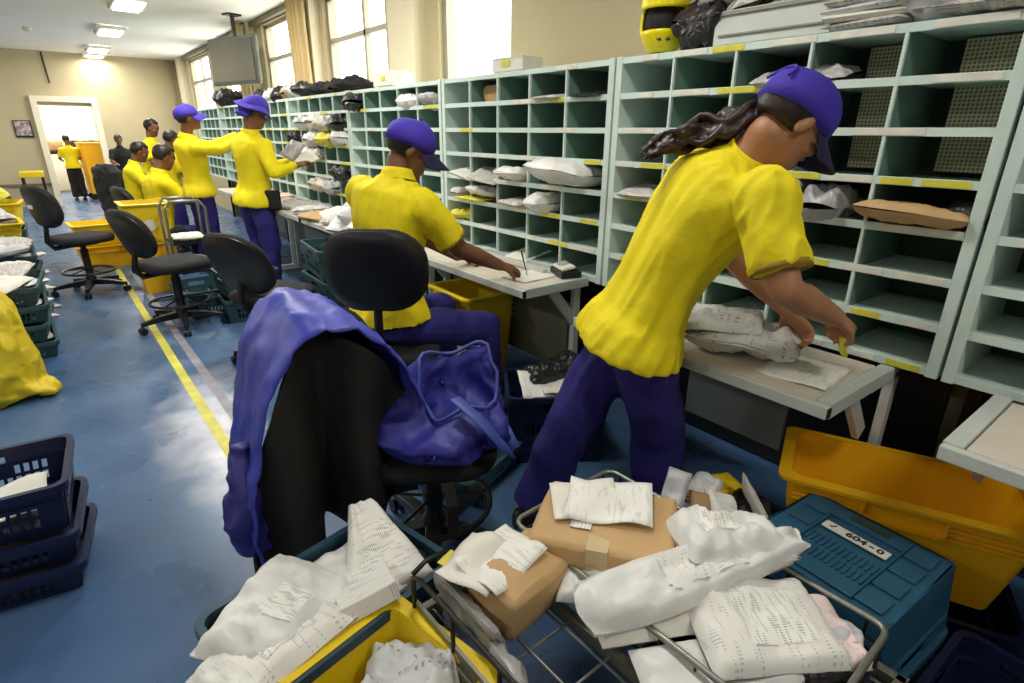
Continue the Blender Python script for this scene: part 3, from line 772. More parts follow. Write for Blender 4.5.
# ------------------------------------------------------------------ people
def lerp(a,b,t): return a+(b-a)*t
def capsule(mb, pts, rs, n=14):
    pts = [V(p) for p in pts]
    mb.tube(pts, rs, n)
    for p,r in zip(pts,rs): mb.ball(p, r*.995, n, 8)
def frame(f, u=V((0,0,1))):
    y = V(f).normalized(); z = (u-y*u.dot(y)).normalized(); x = y.cross(z)
    return Matrix((x,y,z)).transposed()
def add_hand(mb, wr, d, up, side, s=1.0, curl=.6, pinch=False):
    """palm from the wrist along d; up = back of the hand; side=+1 thumb towards up x d"""
    d = V(d).normalized(); up = (V(up)-d*V(up).dot(d)).normalized(); x = d.cross(up)*side   # thumb side
    P = lambda a,b,c: V(wr)+d*a*s+x*b*s+up*c*s
    rings = []
    for a,wd,th in ((-.01,.027,.021),(.02,.032,.019),(.05,.040,.017),(.08,.042,.014),(.092,.036,.010)):
        rings.append([P(a,0,0)+x*wd*s*math.cos(t)+up*th*s*math.sin(t) for t in [2*math.pi*k/14 for k in range(14)]])
    mb.loft(rings)
    for i,(b,l) in enumerate(((.030,.070),(.011,.078),(-.010,.073),(-.029,.058))):
        c = curl*(1+.12*i)
        pts = [P(.072,b*.9,0)]; a = 0; q = P(.09,b,0); pts.append(q)
        for seg,k in ((.44,.75),(.32,1.0),(.24,.8)):
            a += c*k; q = q+(d*math.cos(a)-up*math.sin(a))*l*seg*s; pts.append(q)
        capsule(mb, pts, [.0095*s,.0092*s,.0086*s,.008*s,.0068*s], 8)
    tp = [P(.012,.022,-.004),P(.036,.046,-.012),P(.058,.056,-.024-.012*curl),P(.078,.054-.014*curl,-.036-.016*curl)]
    capsule(mb, tp, [.014*s,.0125*s,.0105*s,.0085*s], 8)
def torso_rings(pel, nk, hv, sv, prof, mid=None):
    rings = []
    pel,nk = V(pel),V(nk); md = V(mid) if mid is not None else (pel+nk)/2
    for t,w,dp,off in prof:
        p = (1-t)**2*pel+2*t*(1-t)*md+t*t*nk if 0<=t<=1 else (pel+(md-pel).normalized()*((nk-pel).length*t) if t<0 else nk+(nk-md).normalized()*((nk-pel).length*(t-1)))
        tt = min(1,max(0,t)); tan = ((md-pel)*(1-tt)+(nk-md)*tt).normalized()
        s = lerp(V(hv),V(sv),tt); s = (s-tan*s.dot(tan)).normalized(); b = tan.cross(s)   # s right; b forward
        rings.append(ring(p+b*off, s, b, w, dp, 20, 2.3))
    return rings
BODY = [(-.10,.10,.09,0),(-.05,.155,.105,-.01),(.03,.168,.118,-.012),(.15,.158,.108,0),(.30,.142,.102,.005),(.48,.150,.108,.005),(.66,.170,.118,0),(.78,.186,.115,-.005),(.87,.178,.100,-.01),(.94,.120,.078,-.004),(1.0,.062,.06,.006)]
def person(label, base, J, s=1.0, skin='skin_dark', vox=.009, sleeve='short', cap='cap', hair='hair', pony=False, shirt='yellow_cloth', trousers='blue_cloth', wr=(.006,3,26), hands=True, detail=True, capm='cap_cloth', group=None, name='person'):
    t = thing(name, label, 'person', base, 0, group)
    g = {k:(V(v) if isinstance(v,(tuple,list,V)) else v) for k,v in J.items()}
    hv = g['hv'].normalized(); sv = g['sv'].normalized(); pel,nk = g['pel'],g['nk']; mid = g.get('mid')
    sc = lambda prof,k,e=0: [(a,b*s*k+e,c*s*k+e,d*s) for a,b,c,d in prof]
    # joints
    L = (nk-pel).length
    md = mid if mid is not None else (pel+nk)/2
    up = (nk-md).normalized(); sp = nk-up*.105*s
    svp = (sv-up*sv.dot(up)).normalized()
    shR = g.get('shR', sp+svp*.172*s); shL = g.get('shL', sp-svp*.172*s)
    hR = pel+hv*.088*s-V((0,0,.03)); hL = pel-hv*.088*s-V((0,0,.03))
    hd = g['hd']; F = frame(g['f'], g.get('hu',V((0,0,1))))
    HM = Matrix.Translation(hd) @ F.to_4x4() @ Matrix.Scale(s,4)
    # ---------------- body: one continuous skin
    b = MB()
    b.loft(torso_rings(pel,nk,hv,sv,sc(BODY,.95),mid))
    neck_top = HM @ V((0,-.03,-.06))
    capsule(b,[nk-up*.05*s,lerp(nk,neck_top,.5),neck_top],[.062*s,.053*s,.052*s])
    for sh,e,wq,hdir,side in ((shR,g['eR'],g['wR'],g.get('hdR'),1),(shL,g['eL'],g['wL'],g.get('hdL'),-1)):
        capsule(b,[sh,lerp(sh,e,.4),e,lerp(e,wq,.35),wq],[.048*s,.047*s,.041*s,.042*s,.027*s])
        if hands:
            hdir = V(hdir) if hdir is not None else (wq-e)
            up_h = V(g.get('hupR' if side==1 else 'hupL',(0,0,1)))
            add_hand(b,wq,hdir,up_h,-side*1.0 if g.get('flip') else side,s,g.get('curl',.55))
    for h,k,a in ((hR,g['kR'],g['aR']),(hL,g['kL'],g['aL'])):
        capsule(b,[h,lerp(h,k,.5),k,lerp(k,a,.35),a],[.085*s,.074*s,.056*s,.054*s,.036*s])
    # head
    b.ball((0,-.012,.035),(.077,.098,.092),20,14,HM)
    b.ball((0,.012,-.012),(.066,.078,.095),18,12,HM)
    b.ball((0,.030,-.070),(.050,.052,.042),16,10,HM)     # jaw
    b.ball((0,.070,-.098),(.022,.020,.017),10,8,HM)       # chin
    b.loft([[HM@V((x*w,y,z)) for x in (-1,1)]+[HM@V((0,y+d,z))] for z,w,y,d in ((.022,.008,.080,.010),(-.008,.011,.082,.020),(-.030,.016,.078,.030),(-.040,.014,.076,.016))])   # nose
    b.ball((0,.084,.030),(.046,.014,.012),14,8,HM)         # brow
    b.ball((0,.084,-.058),(.024,.011,.006),10,6,HM); b.ball((0,.083,-.068),(.020,.011,.006),10,6,HM)   # lips
    for x in (-1,1):
        b.ball((x*.045,.062,-.022),(.022,.022,.018),10,8,HM)    # cheek
        b.ball((x*.078,-.012,-.008),(.009,.019,.032),10,8,HM, Euler((R(-12),0,R(-x*18))).to_matrix())   # ear
    me = remesh(b, vox if detail else vox, 4 if detail else 3, .45)
    for v in me.vertices: v.co -= V(base)
    link('body', me, M[skin], t, True)
    if detail:
        for x in (-1,1):
            e = MB().ball((x*.032,.078,.008),.0125,10,8,HM); e.v=[p for p in e.v]
            e.build('eye', mat('eye_white',(225,220,212),.2), t, True, world=True)
            e = MB().ball((x*.032,.0888,.007),.0045,8,6,HM); e.build('pupil', mat('eye_pupil',(30,20,16),.2), t, True, world=True)
    # ---------------- shirt
    def fin(mb, vx, name, m, amp=None, axis=None, it=5, seed=0):
        me = remesh(mb, vx, it)
        if amp: wrinkle(me, amp[0], axis, amp[1], amp[2], seed, amp[0]*1.1, 9)
        for v in me.vertices: v.co -= V(base)
        return link(name, me, M[m] if isinstance(m,str) else m, t, True)
    hem = g.get('hem',-.10)
    SH = [q for q in [(hem,.202,.152,-.012),(0,.198,.148,-.012),(.08,.182,.132,-.010)] if q[0]==hem or q[0]>hem+.03]+[(a,w_+.004,d_+.006,o) for a,w_,d_,o in BODY[3:-1] if a > hem+.03]+[(1.0,.078,.074,.004)]
    mb = MB().loft(torso_rings(pel,nk,hv,sv,sc(SH,1.0,.006),mid))
    for sh,e,wq in ((shR,g['eR'],g['wR']),(shL,g['eL'],g['wL'])):
        k = .86
        if sleeve=='short':
            q = lerp(sh,e,.80)
            capsule(mb,[sh-(e-sh)*.02,lerp(sh,q,.3)],[.074*s,.076*s])
            mb.tube([lerp(sh,q,.0),lerp(sh,q,.5),q],[.076*s,.072*s,.072*s],18); mb.ball(sh,.080*s,16,10)
        else:
            capsule(mb,[sh-(e-sh)*.02,lerp(sh,e,.4),e],[.072*s,.070*s,.058*s]); mb.ball(sh,.078*s,16,10)
            mb.tube([e,lerp(e,wq,.5),lerp(e,wq,.96)],[.056*s,.052*s,.042*s],16)
    fin(mb, vox, 'shirt', shirt, (wr[0]*s,wr[1],wr[2]), nk-pel, 12, 3)
    if sleeve=='short' and detail:
        for sh,e in ((shR,g['eR']),(shL,g['eL'])):
            d = (e-sh).normalized(); q = lerp(sh,e,.80); c = MB().tube([q-d*.012,q+d*.004],[.0715*s,.0715*s],20,)
            c.build('sleeve_trim', mat('trim_olive',(150,118,30),.8), t, True, world=True)
    # collar
    a_,u_,d_ = basis(neck_top-nk)
    rr = []
    cdir = (neck_top-nk).normalized()
    for z,k in ((-.012,.082),(.016,.072),(.034,.069),(.034,.063),(.0,.062)):
        rr.append([nk+cdir*z*s+(a_*math.cos(q)*k+u_*math.sin(q)*k)*s for q in [2*math.pi*i/24 for i in range(24)]])
    MB().loft(rr,caps=False).build('collar', M[shirt], t, True, world=True)
    # ---------------- trousers
    TR = [(-.14,.10,.10,0),(-.09,.165,.118,-.012),(.0,.162,.116,-.012),(.07,.150,.100,-.006),(.11,.120,.08,0)]
    mb = MB().loft(torso_rings(pel,nk,hv,sv,sc(TR,1.0,.002),mid))
    for h,k,a in ((hR,g['kR'],g['aR']),(hL,g['kL'],g['aL'])):
        capsule(mb,[h,lerp(h,k,.5),k],[.092*s,.098*s,.088*s])
        mb.tube([k,lerp(k,a,.5),lerp(k,a,.99)],[.088*s,.086*s,.088*s],18)
    fin(mb, vox*1.1, 'trousers', trousers, (.010*s,5,13), V((0,0,1)), 5, 5)
    # shoes
    for side,a,fd in ((1,g['aR'],g.get('toeR',g.get('toe'))),(-1,g['aL'],g.get('toeL',g.get('toe')))):
        fd = V(fd).normalized(); x = V((-fd.y,fd.x,0)); z0 = a.z-.085*s
        rings = []
        for q,wd,hh in ((-.085,.022,.05),(-.07,.034,.075),(-.01,.040,.085),(.05,.044,.062),(.12,.048,.05),(.17,.04,.038),(.19,.02,.022)):
            c = V((a.x,a.y,z0))+fd*q*s
            rings.append([c+x*wd*s*math.cos(k)+V((0,0,1))*max(0,hh*s*(.5+.5*math.sin(k))) for k in [2*math.pi*i/14 for i in range(14)]])
        MB().loft(rings).build('shoe', M['black_plastic'], t, True, world=True)
    # ---------------- hair and headwear
    h = MB().ball((0,-.014,.034),(.083,.104,.099),22,16,HM)
    me = h.mesh('hair'); bm = bmesh.new(); bm.from_mesh(me); inv = HM.inverted(); dl = []
    for v in bm.verts:
        q = inv @ v.co
        if (cap and q.z > .052) or (q.y > .018 and q.z < .075) or q.z < -.045 or (abs(q.x)>.058 and q.y>-.012 and q.z<.03): dl.append(v)
    bmesh.ops.delete(bm, geom=dl, context='VERTS'); bm.to_mesh(me); bm.free()
    for v in me.vertices: v.co += (noise.noise(v.co*60)*.004)*v.normal; v.co -= V(base)
    link('hair', me, M[hair], t, True, solid=.008)
    if cap:
        dm = MB(); n = 26; rings = []
        tall = .106 if cap=='bucket' else .088
        for k in range(9):
            th = (math.pi/2)*k/8.3; rr_ = math.cos(th)
            rings.append([HM@V((.092*rr_*math.cos(q),-.014+.112*rr_*math.sin(q),.042+tall*math.sin(th)*(1+.06*math.sin(q)))) for q in [2*math.pi*i/n for i in range(n)]])
        c2 = MB().loft([[HM@V((.090*math.cos(q),-.014+.110*math.sin(q),.016-.018*math.sin(q)*-1*(math.sin(q)<0)*1.0)) for q in [2*math.pi*i/n for i in range(n)]]]+rings)
        cp = c2.build('cap', M[capm], t, True, world=True)
        if cap == 'bucket':
            br = []
            for rr_,z in ((.092,.05),(.120,.022),(.150,.004+0)):
                br.append([HM@V((rr_*math.cos(q),-.012+(rr_+.022)*math.sin(q),z+.014*math.sin(3*q+.6))) for q in [2*math.pi*i/n for i in range(n)]])
            MB().loft(br,caps=False).build('brim', M[capm], cp, True, world=True, solid=.004)
            MB().grid(lambda u,v: HM@V((.09*math.sin((u-.5)*2.6),-.012-.118*math.cos((u-.5)*2.6)-.02*v,.03-.10*v)),14,6).build('neck_flap', M[capm], cp, True, world=True, solid=.004)
        else:
            def brim(u,v):
                a = (u-.5)*2.3; rr_ = .105+.085*v*math.cos(a*.75)**.5
                return HM@V((.093*math.sin(a)*(1+.05*v), -.012+rr_*math.cos(a)+.012*v, .034-.030*v-.040*abs(math.sin(a))**2*(1+.3*v)))
            MB().grid(brim,18,8).build('brim', M['cap_dark' if cap=='darkbrim' else capm], cp, True, world=True, solid=.004)
            MB().ball((0,-.012,.138),(.008,.008,.005),10,6,HM).build('button', M[capm], cp, True, world=True)
            if pony:
                MB().tube([HM@V((.045*math.cos(q),-.121+.012*math.sin(q),.045+.045*math.sin(q))) for q in [math.pi*i/12 for i in range(13)]],.004).build('adjuster_strap', M[capm], cp, True, world=True)
    if pony:
        pm = MB(); rnd = random.Random(5)
        for q in range(16):
            pts = []; o1 = V((rnd.uniform(-1,1),rnd.uniform(-1,1),rnd.uniform(-1,1)))*.018; ph = rnd.uniform(0,6)
            for i in range(18):
                f = i/17; f2 = f*(len(pony)-1); k = min(int(f2),len(pony)-2); p = lerp(V(pony[k]),V(pony[k+1]),f2-k)
                am = .012*math.sin(math.pi*min(1,f*1.3))+.006
                pts.append(p+o1*(.6+1.1*math.sin(math.pi*f*.9))+V((math.sin(f*16+ph),math.cos(f*13+ph),math.sin(f*19+ph*2)))*am)
            pm.tube(pts,[.013*(1-.75*(i/17)**2) for i in range(18)],7)
        me = remesh(pm,.005,2)
        for v in me.vertices: v.co -= V(base)
        link('ponytail', me, M[hair], t, True)
    return t, HM

# the bent worker in the foreground
PA = person('man in a purple cap and yellow polo bending over the desk, long dark ponytail', (1.36,1.15,0), dict(
    pel=(1.36,1.10,.815), mid=(1.395,1.045,1.11), nk=(1.53,.895,1.355), hd=(1.585,.815,1.448), f=(.66,-.36,-.68), hv=(-.45,-.89,0), sv=(-.62,-.78,-.12),
    shR=(1.405,.755,1.275), eR=(1.365,.645,1.065), wR=(1.575,.60,.965), eL=(1.71,.99,1.04), wL=(1.735,.80,.905), hdR=(.9,.05,-.35), hdL=(.3,-.5,-.6), hupR=(.4,-.3,.9), hupL=(.5,.2,.8),
    kR=(1.50,1.06,.42), aR=(1.50,1.05,.085), kL=(1.27,1.27,.45), aL=(1.19,1.36,.085), toe=(.9,-.3,0), hem=-.07, curl=.8),
    s=1.03, skin='skin_light', vox=.0075, hair='hair_brown', cap='darkbrim', wr=(.010,2.0,22),
    pony=[(1.555,.875,1.475),(1.53,.915,1.47),(1.49,.975,1.44),(1.43,1.025,1.42),(1.37,1.06,1.40),(1.32,1.09,1.37)])
# the seated worker
PB = person('seated man in a purple cap and yellow polo writing at the desk', (1.10,2.30,0), dict(
    pel=(1.10,2.32,.60), mid=(1.08,2.33,.92), nk=(1.18,2.33,1.235), hd=(1.245,2.32,1.345), f=(.82,-.28,-.46), hv=(.35,-.94,0), sv=(.42,-.90,0),
    eR=(1.36,2.12,.93), wR=(1.585,2.115,.825), eL=(1.38,2.62,.95), wL=(1.60,2.52,.80), hdR=(.95,.1,-.25), hdL=(.8,-.5,-.1), hupR=(.2,-.2,.95), hupL=(0,0,1),
    kR=(1.54,2.19,.50), aR=(1.535,2.17,.085), kL=(1.50,2.55,.52), aL=(1.48,2.52,.085), toe=(1,-.1,0), hem=.0, curl=.7),
    s=1.0, skin='skin_dark', vox=.008, cap='darkbrim', wr=(.010,2.2,18))
# workers farther down the room
P3 = person('worker in a purple bucket hat and long yellow sleeves reading an envelope', (1.36,5.5,0), dict(
    pel=(1.36,5.52,.84), nk=(1.40,5.50,1.40), hd=(1.46,5.48,1.56), f=(.90,-.12,-.42), hv=(.3,-.95,0), sv=(.36,-.93,0),
    eR=(1.48,5.22,1.08), wR=(1.69,5.24,1.14), eL=(1.60,5.66,1.10), wL=(1.74,5.46,1.16), kR=(1.42,5.42,.46), aR=(1.39,5.42,.085), kL=(1.38,5.62,.46), aL=(1.33,5.62,.085), toe=(.95,-.1,0), curl=.8),
    s=1.0, vox=.011, sleeve='long', cap='bucket', wr=(.008,3,16))
MB().box((0,0,0),(.13,.07,.17),(0,0,R(-40))).build('pouch', M['black_cloth'], P3[0], bev=.02).location = (.11,-.16,.84)
P4 = person('worker in a purple cap reaching up to the far pigeonholes', (1.10,6.6,0), dict(
    pel=(1.12,6.6,.84), nk=(1.08,6.58,1.36), hd=(1.12,6.56,1.525), f=(.97,-.1,.12), hv=(.15,-.98,0), sv=(.2,-.97,0),
    eR=(1.34,6.42,1.24), wR=(1.60,6.44,1.36), eL=(1.34,6.82,1.26), wL=(1.60,6.74,1.38), kR=(1.14,6.52,.45), aR=(1.12,6.52,.085), kL=(1.12,6.70,.45), aL=(1.09,6.70,.085), toe=(.98,-.1,0), curl=.5),
    s=.98, vox=.012, sleeve='long', cap='cap', wr=(.008,3,16))
def sitter(label, x, y, hz, s=1.0, yaw=0, cap=None, shirt='yellow_cloth', sleeve='short', lean=.10, skin='skin_dark', trousers='blue_cloth', hatm='cap_cloth'):
    c,sn = math.cos(yaw),math.sin(yaw); f = lambda a,b,z: (x+a*c-b*sn, y+a*sn+b*c, z)
    v = lambda a,b,z: (a*c-b*sn, a*sn+b*c, z)
    pz = hz-.76*s
    return person(label, (x,y,0), dict(pel=f(0,0,pz), nk=f(lean,0,pz+.60*s), hd=f(lean+.08,0,pz+.74*s), f=v(.9,0,-.4), hv=v(0,-1,0), sv=v(0,-1,0),
        eR=f(lean+.14,-.24,pz+.32*s), wR=f(lean+.34,-.14,pz+.30*s), eL=f(lean+.14,.24,pz+.32*s), wL=f(lean+.34,.14,pz+.30*s),
        kR=f(.40*s,-.11,pz-.06), aR=f(.40*s,-.11,.085), kL=f(.40*s,.11,pz-.06), aL=f(.40*s,.11,.085), toe=v(1,0,0)), s=s, skin=skin, vox=.014, cap=cap, sleeve=sleeve, detail=False, shirt=shirt, trousers=trousers, wr=(.008,3,16))
def stander(label, x, y, top, yaw=0, cap=None, shirt='yellow_cloth', sleeve='short', trousers='blue_cloth', skin='skin_dark', lean=.06):
    s = top/1.78
    c,sn = math.cos(yaw),math.sin(yaw); f = lambda a,b,z: (x+a*c*s-b*sn*s, y+a*sn*s+b*c*s, z*s); v = lambda a,b,z: (a*c-b*sn, a*sn+b*c, z)
    return person(label, (x,y,0), dict(pel=f(0,0,.92), nk=f(lean,0,1.47), hd=f(lean+.05,0,1.635), f=v(.92,0,-.3), hv=v(0,-1,0), sv=v(0,-1,0),
        eR=f(lean+.08,-.24,1.14), wR=f(lean+.30,-.16,1.10), eL=f(lean+.08,.24,1.14), wL=f(lean+.30,.16,1.10),
        kR=f(.03,-.10,.50), aR=f(0,-.10,.085), kL=f(.03,.10,.50), aL=f(0,.10,.085), toe=v(1,0,0)), s=s, skin=skin, vox=.014, cap=cap, sleeve=sleeve, detail=False, shirt=shirt, trousers=trousers, wr=(.008,3,16))
sitter('dark haired worker in a yellow polo sitting behind the yellow crates', .72,6.86,1.17,1.0,R(12))
stander('dark haired worker in yellow standing behind the sitting worker', 1.06,8.0,1.42,R(5))
stander('bearded dark haired worker in yellow, the tallest head of the far group', 1.04,9.3,1.56,R(-30))
sitter('worker in bright yellow bent low at the left of the far group', .69,8.65,1.17,.95,R(-10))
stander('small distant figure in dark clothes against the far wall', 1.02,13.2,1.33,R(-90),shirt='black_cloth',trousers='black_cloth')
stander('distant figure in a lime vest beyond the doorway', .30,15.2,1.30,R(100),shirt='yellow_cloth',trousers='black_cloth')
# ------------------------------------------------------------------ mail
_n = [0]
def parcel(name, label, loc, rot, dims, m, cat='parcel', p=5, cr=.16, lab=None, labm='print_label', group=None, flat=.5, bend=0, tri=None, dia=0, res=26):
    """soft mailing bag, wrapped packet or book: a sealed-edge cushion with folds"""
    _n[0] += 1; sd = V((_n[0]*3.7,_n[0]*1.3,_n[0]*.7)); l,w,h = dims
    def surf(u,v,sg,off=0):
        a,b = 2*u-1,2*v-1
        e = max(0,(1-abs(a)**p)*(1-abs(b)**p))**flat
        x = a*l/2; y = b*w/2
        q = V((x*11,y*11,sg*3))+sd
        nz = noise.noise(q)*.6+noise.noise(q*2.3)*.4
        z = sg*h/2*e*(1+cr*2.2*nz)-sg*min(h,.09)*e*cr*2.2*(abs(noise.noise(q*1.3+V((4,4,4))))+.5*abs(noise.noise(q*3+V((1,4,7))))-.35)+bend*(a*a)*h+ (noise.noise(q*.5+V((0,0,9)))*.35*h*cr*3)*(1-e*.6)
        x += noise.noise(V((y*14,a*2,1))+sd)*.05*l*cr*3*abs(a); y += noise.noise(V((x*14,b*2,5))+sd)*.05*w*cr*3*abs(b)
        if tri: y *= 1-tri*(a*.5+.5)
        if dia: y *= 1-dia*a*a
        return V((x,y,z+sg*off))
    N,Mv = res,max(8,int(res*w/l))
    mb = MB().grid(lambda u,v: surf(u,v,1),N,Mv).grid(lambda u,v: surf(u,v,-1)-V((0,0,.0006)),N,Mv)
    o = mb.build(name, M[m], None, True); o.location = loc; o.rotation_euler = tuple(R(a) for a in rot)
    tag(o, label, cat, group)
    if lab:
        u0,u1,v0,v1 = lab
        MB().grid(lambda u,v: surf(u0+(u1-u0)*u,v0+(v1-v0)*v,1,.0016),8,8).build('address_label', M[labm], o, True)
    return o
def carton(name, label, loc, rot, dims, m, cat='box', bev=.012, lab=None, labm='print_label', group=None, puff=.05, tape=False):
    """paper wrapped box with softened, slightly bulging faces"""
    _n[0] += 1; sd = _n[0]*2.3; l,w,h = dims
    bm = bmesh.new(); bmesh.ops.create_cube(bm,size=1); bmesh.ops.subdivide_edges(bm,edges=bm.edges,cuts=7,use_grid_fill=True)
    for v in bm.verts:
        c = v.co.copy(); a = V((c.x*l,c.y*w,c.z*h))
        k = [1-(2*c.x)**2,1-(2*c.y)**2,1-(2*c.z)**2]
        if abs(abs(c.x)-.5)<1e-4: a.x += math.copysign(puff*h*k[1]*k[2],c.x)
        if abs(abs(c.y)-.5)<1e-4: a.y += math.copysign(puff*h*k[0]*k[2],c.y)
        if abs(abs(c.z)-.5)<1e-4: a.z += math.copysign(puff*h*k[0]*k[1],c.z)
        a += V((noise.noise(a*9+V((sd,0,0))),noise.noise(a*9+V((0,sd,0))),noise.noise(a*9+V((0,0,sd)))))*.05*h
        v.co = a
    me = bpy.data.meshes.new(name); bm.to_mesh(me); bm.free()
    o = link(name, me, M[m], None, 'auto', bev=min(bev,h*.2)); o.location = loc; o.rotation_euler = tuple(R(a) for a in rot)
    tag(o, label, cat, group)
    if tape: MB().box((0,0,0),(.05,w*1.06,h*1.10)).build('packing_tape', mat('packing_tape',(206,186,146),.25), o)
    if lab:
        x,y,lx,ly = lab; MB().box((x,y,h*(.5+puff*.9)+.002),(lx,ly,.002)).build('address_label', M[labm], o)
    return o
def sheet(label, loc, rot, l, w, m='paper', curl=.02, name='paper_sheet', cat='paper', group=None):
    _n[0] += 1; s = _n[0]*1.9
    o = MB().grid(lambda u,v: V(((u-.5)*l,(v-.5)*w,curl*(noise.noise(V((u*2,v*2,s)))+.6*(u-.5)**2))),12,10).build(name, M[m], None, True, solid=.0015)
    o.location = loc; o.rotation_euler = tuple(R(a) for a in rot); return tag(o,label,cat,group)

# --- on the cart (left half)
carton('parcel_box','large brown kraft parcel with white papers on top, at the cart\'s far end', (.895,.755,.492), (2,-3,-56), (.33,.24,.085), 'kraft', lab=(-.05,-.03,.05,.07), tape=True, puff=.10)
sheet('white printed sheet lying on the large brown kraft parcel', (.925,.775,.557), (4,-2,-50), .21, .16, 'print_white', .02)
sheet('second white sheet fanned under the top one on the kraft parcel', (.89,.825,.551), (3,-3,-36), .17, .14, 'paper', .012)
parcel('poly_bag','glossy black plastic parcel tucked beside the large kraft parcel', (1.015,.585,.495), (4,0,34), (.24,.075,.10), 'poly_dark', cr=.3)
carton('parcel_box','brown cardboard box standing on edge behind the cart rail', (.66,.80,.438), (6,0,10), (.21,.14,.115), 'kraft', puff=.12)
sheet('printed white papers draped over the brown box behind the cart rail', (.62,.82,.515), (6,0,12), .18, .13, 'print_white', .02)
sheet('cream paper under the white papers by the cart rail', (.575,.845,.506), (4,-4,25), .16, .13, 'paper', .03)
parcel('poly_bag','clear grey plastic packet leaning inside the cart rail', (.515,.80,.430), (72,0,95), (.24,.09,.03), 'poly_silver', cr=.3)
parcel('poly_bag','second grey plastic packet behind the rail, nearer the camera', (.51,.64,.420), (66,0,88), (.12,.07,.03), 'poly_silver', cr=.3)
MB().box((.53,.90,.500),(.05,.03,.003),(0,0,R(20))).build('card', M['tape_yellow']); tag(bpy.data.objects['card'],'small yellow label card by the cart rail corner','card')
parcel('padded_mailer','small white padded envelope wedged between the two brown parcels', (.79,.66,.455), (10,-8,-50), (.20,.10,.045), 'poly_white', cr=.2)
# --- basket parcels
parcel('poly_bag','rounded white plastic parcel on top of the basket pile', (1.06,.525,.535), (-6,6,-28), (.26,.17,.11), 'poly_white', cr=.22, p=4, lab=(.2,.5,.3,.7))
parcel('poly_bag','long white plastic parcel with a pointed corner sticking out to the right', (.925,.515,.520), (14,-5,-20), (.56,.175,.065), 'poly_white', p=8, cr=.26, tri=.5, dia=.4, lab=(.35,.7,.25,.8), labm='print_white')
parcel('poly_bag','white kraft edged mailer with a folded near side, at the pile\'s centre', (.83,.545,.462), (8,-4,-30), (.28,.15,.05), 'paper', p=8, cr=.18)
parcel('poly_bag','wide white parcel with a barcode label at the basket front', (.955,.375,.470), (8,4,-30), (.29,.21,.07), 'print_white', p=8, cr=.14, lab=(.30,.78,.2,.8))
parcel('poly_bag','pinkish printed parcel at the right end of the basket', (1.05,.30,.452), (8,6,-30), (.14,.17,.06), 'print_pink', p=8, cr=.2, lab=(.1,.45,.3,.8))
parcel('padded_mailer','flat white mailer with a thin black edge, lowest in front of the basket', (.825,.385,.435), (8,-2,-28), (.32,.13,.045), 'poly_white', p=10, cr=.06)
parcel('poly_bag','dark plastic packet peeping out below the barcode parcel', (.97,.315,.430), (4,0,-26), (.24,.14,.04), 'poly_dark', cr=.25)
parcel('poly_bag','grey white bag at the basket\'s silver rim corner', (1.08,.265,.440), (20,10,20), (.10,.08,.045), 'poly_grey', cr=.3)
parcel('poly_bag','dark bag filling the far end of the basket', (1.02,.76,.435), (4,4,-20), (.26,.24,.05), 'poly_dark', cr=.3)
# --- bottom-left crate of white parcels
a13 = 13
parcel('poly_bag','white plastic parcel with a spiked corner, far end of the teal crate', (.45,1.13,.42), (0,-26,84), (.27,.24,.06), 'print_white', p=9, cr=.14, tri=.75, lab=(.2,.7,.2,.75))
carton('book_packet','cream wrapped book packet with a dark edge in the teal crate', (.375,1.04,.405), (-12,16,a13+64), (.19,.13,.045), 'print_white', bev=.003, puff=.03, lab=(0,0,.09,.06))
parcel('poly_bag','bright white plastic parcel bulging over the left end of the teal crate', (.20,1.075,.395), (4,-2,a13+24), (.28,.24,.10), 'poly_white', p=5, cr=.18, lab=(.3,.62,.25,.6))
parcel('poly_bag','white parcel with a pointed tip hanging over the crate\'s left corner', (.155,1.01,.395), (-6,-4,a13+6), (.28,.17,.06), 'print_white', p=9, cr=.18, tri=-.3, lab=(.35,.75,.2,.8))
parcel('poly_bag','flat white bag along the crate\'s near wall', (.31,1.02,.385), (-6,4,a13+6), (.25,.12,.05), 'poly_white', p=8, cr=.2, lab=(.5,.85,.3,.7))
parcel('poly_bag','lower white bag filling the middle of the teal crate', (.31,1.09,.375), (0,0,a13), (.40,.24,.06), 'poly_white', p=8, cr=.2)
parcel('poly_bag','crumpled white parcel in the yellow tote', (.345,.775,.335), (-4,8,50), (.25,.21,.12), 'print_grey', p=5, cr=.34, res=24)
parcel('poly_bag','dark packet below the crumpled parcel in the yellow tote', (.33,.73,.25), (0,5,20), (.22,.18,.08), 'poly_dark', cr=.3)
# --- small parcels in the dark crate
SP = [('grey padded tube of mail leaning out of the dark crate',(1.235,.80,.40),(0,-48,20),(.20,.07,.05),'poly_grey'),
 ('small white taped box in the dark crate',(1.40,.80,.375),(6,-20,10),(.10,.09,.07),'poly_white'),
 ('olive brown packet between white ones in the dark crate',(1.27,.72,.37),(10,-34,42),(.17,.06,.045),'kraft_dark'),
 ('white printed packet at the front of the dark crate',(1.34,.685,.365),(20,-24,48),(.17,.10,.04),'print_white'),
 ('white envelope standing up at the right of the dark crate',(1.46,.66,.375),(70,-20,60),(.17,.11,.015),'paper'),
 ('yellow pouch behind the white box in the dark crate',(1.50,.80,.345),(14,8,-10),(.15,.09,.04),'tote_yellow'),
 ('grey bag lying low in the dark crate',(1.40,.74,.30),(0,0,12),(.34,.22,.06),'poly_grey'),
 ('dark bag at the right end of the dark crate',(1.52,.70,.315),(10,0,40),(.14,.12,.05),'poly_dark')]
for L_,p_,r_,d_,m_ in SP: parcel('small_packet', L_, p_, r_, d_, m_, cr=.14, p=8, group='small packets in the dark crate')
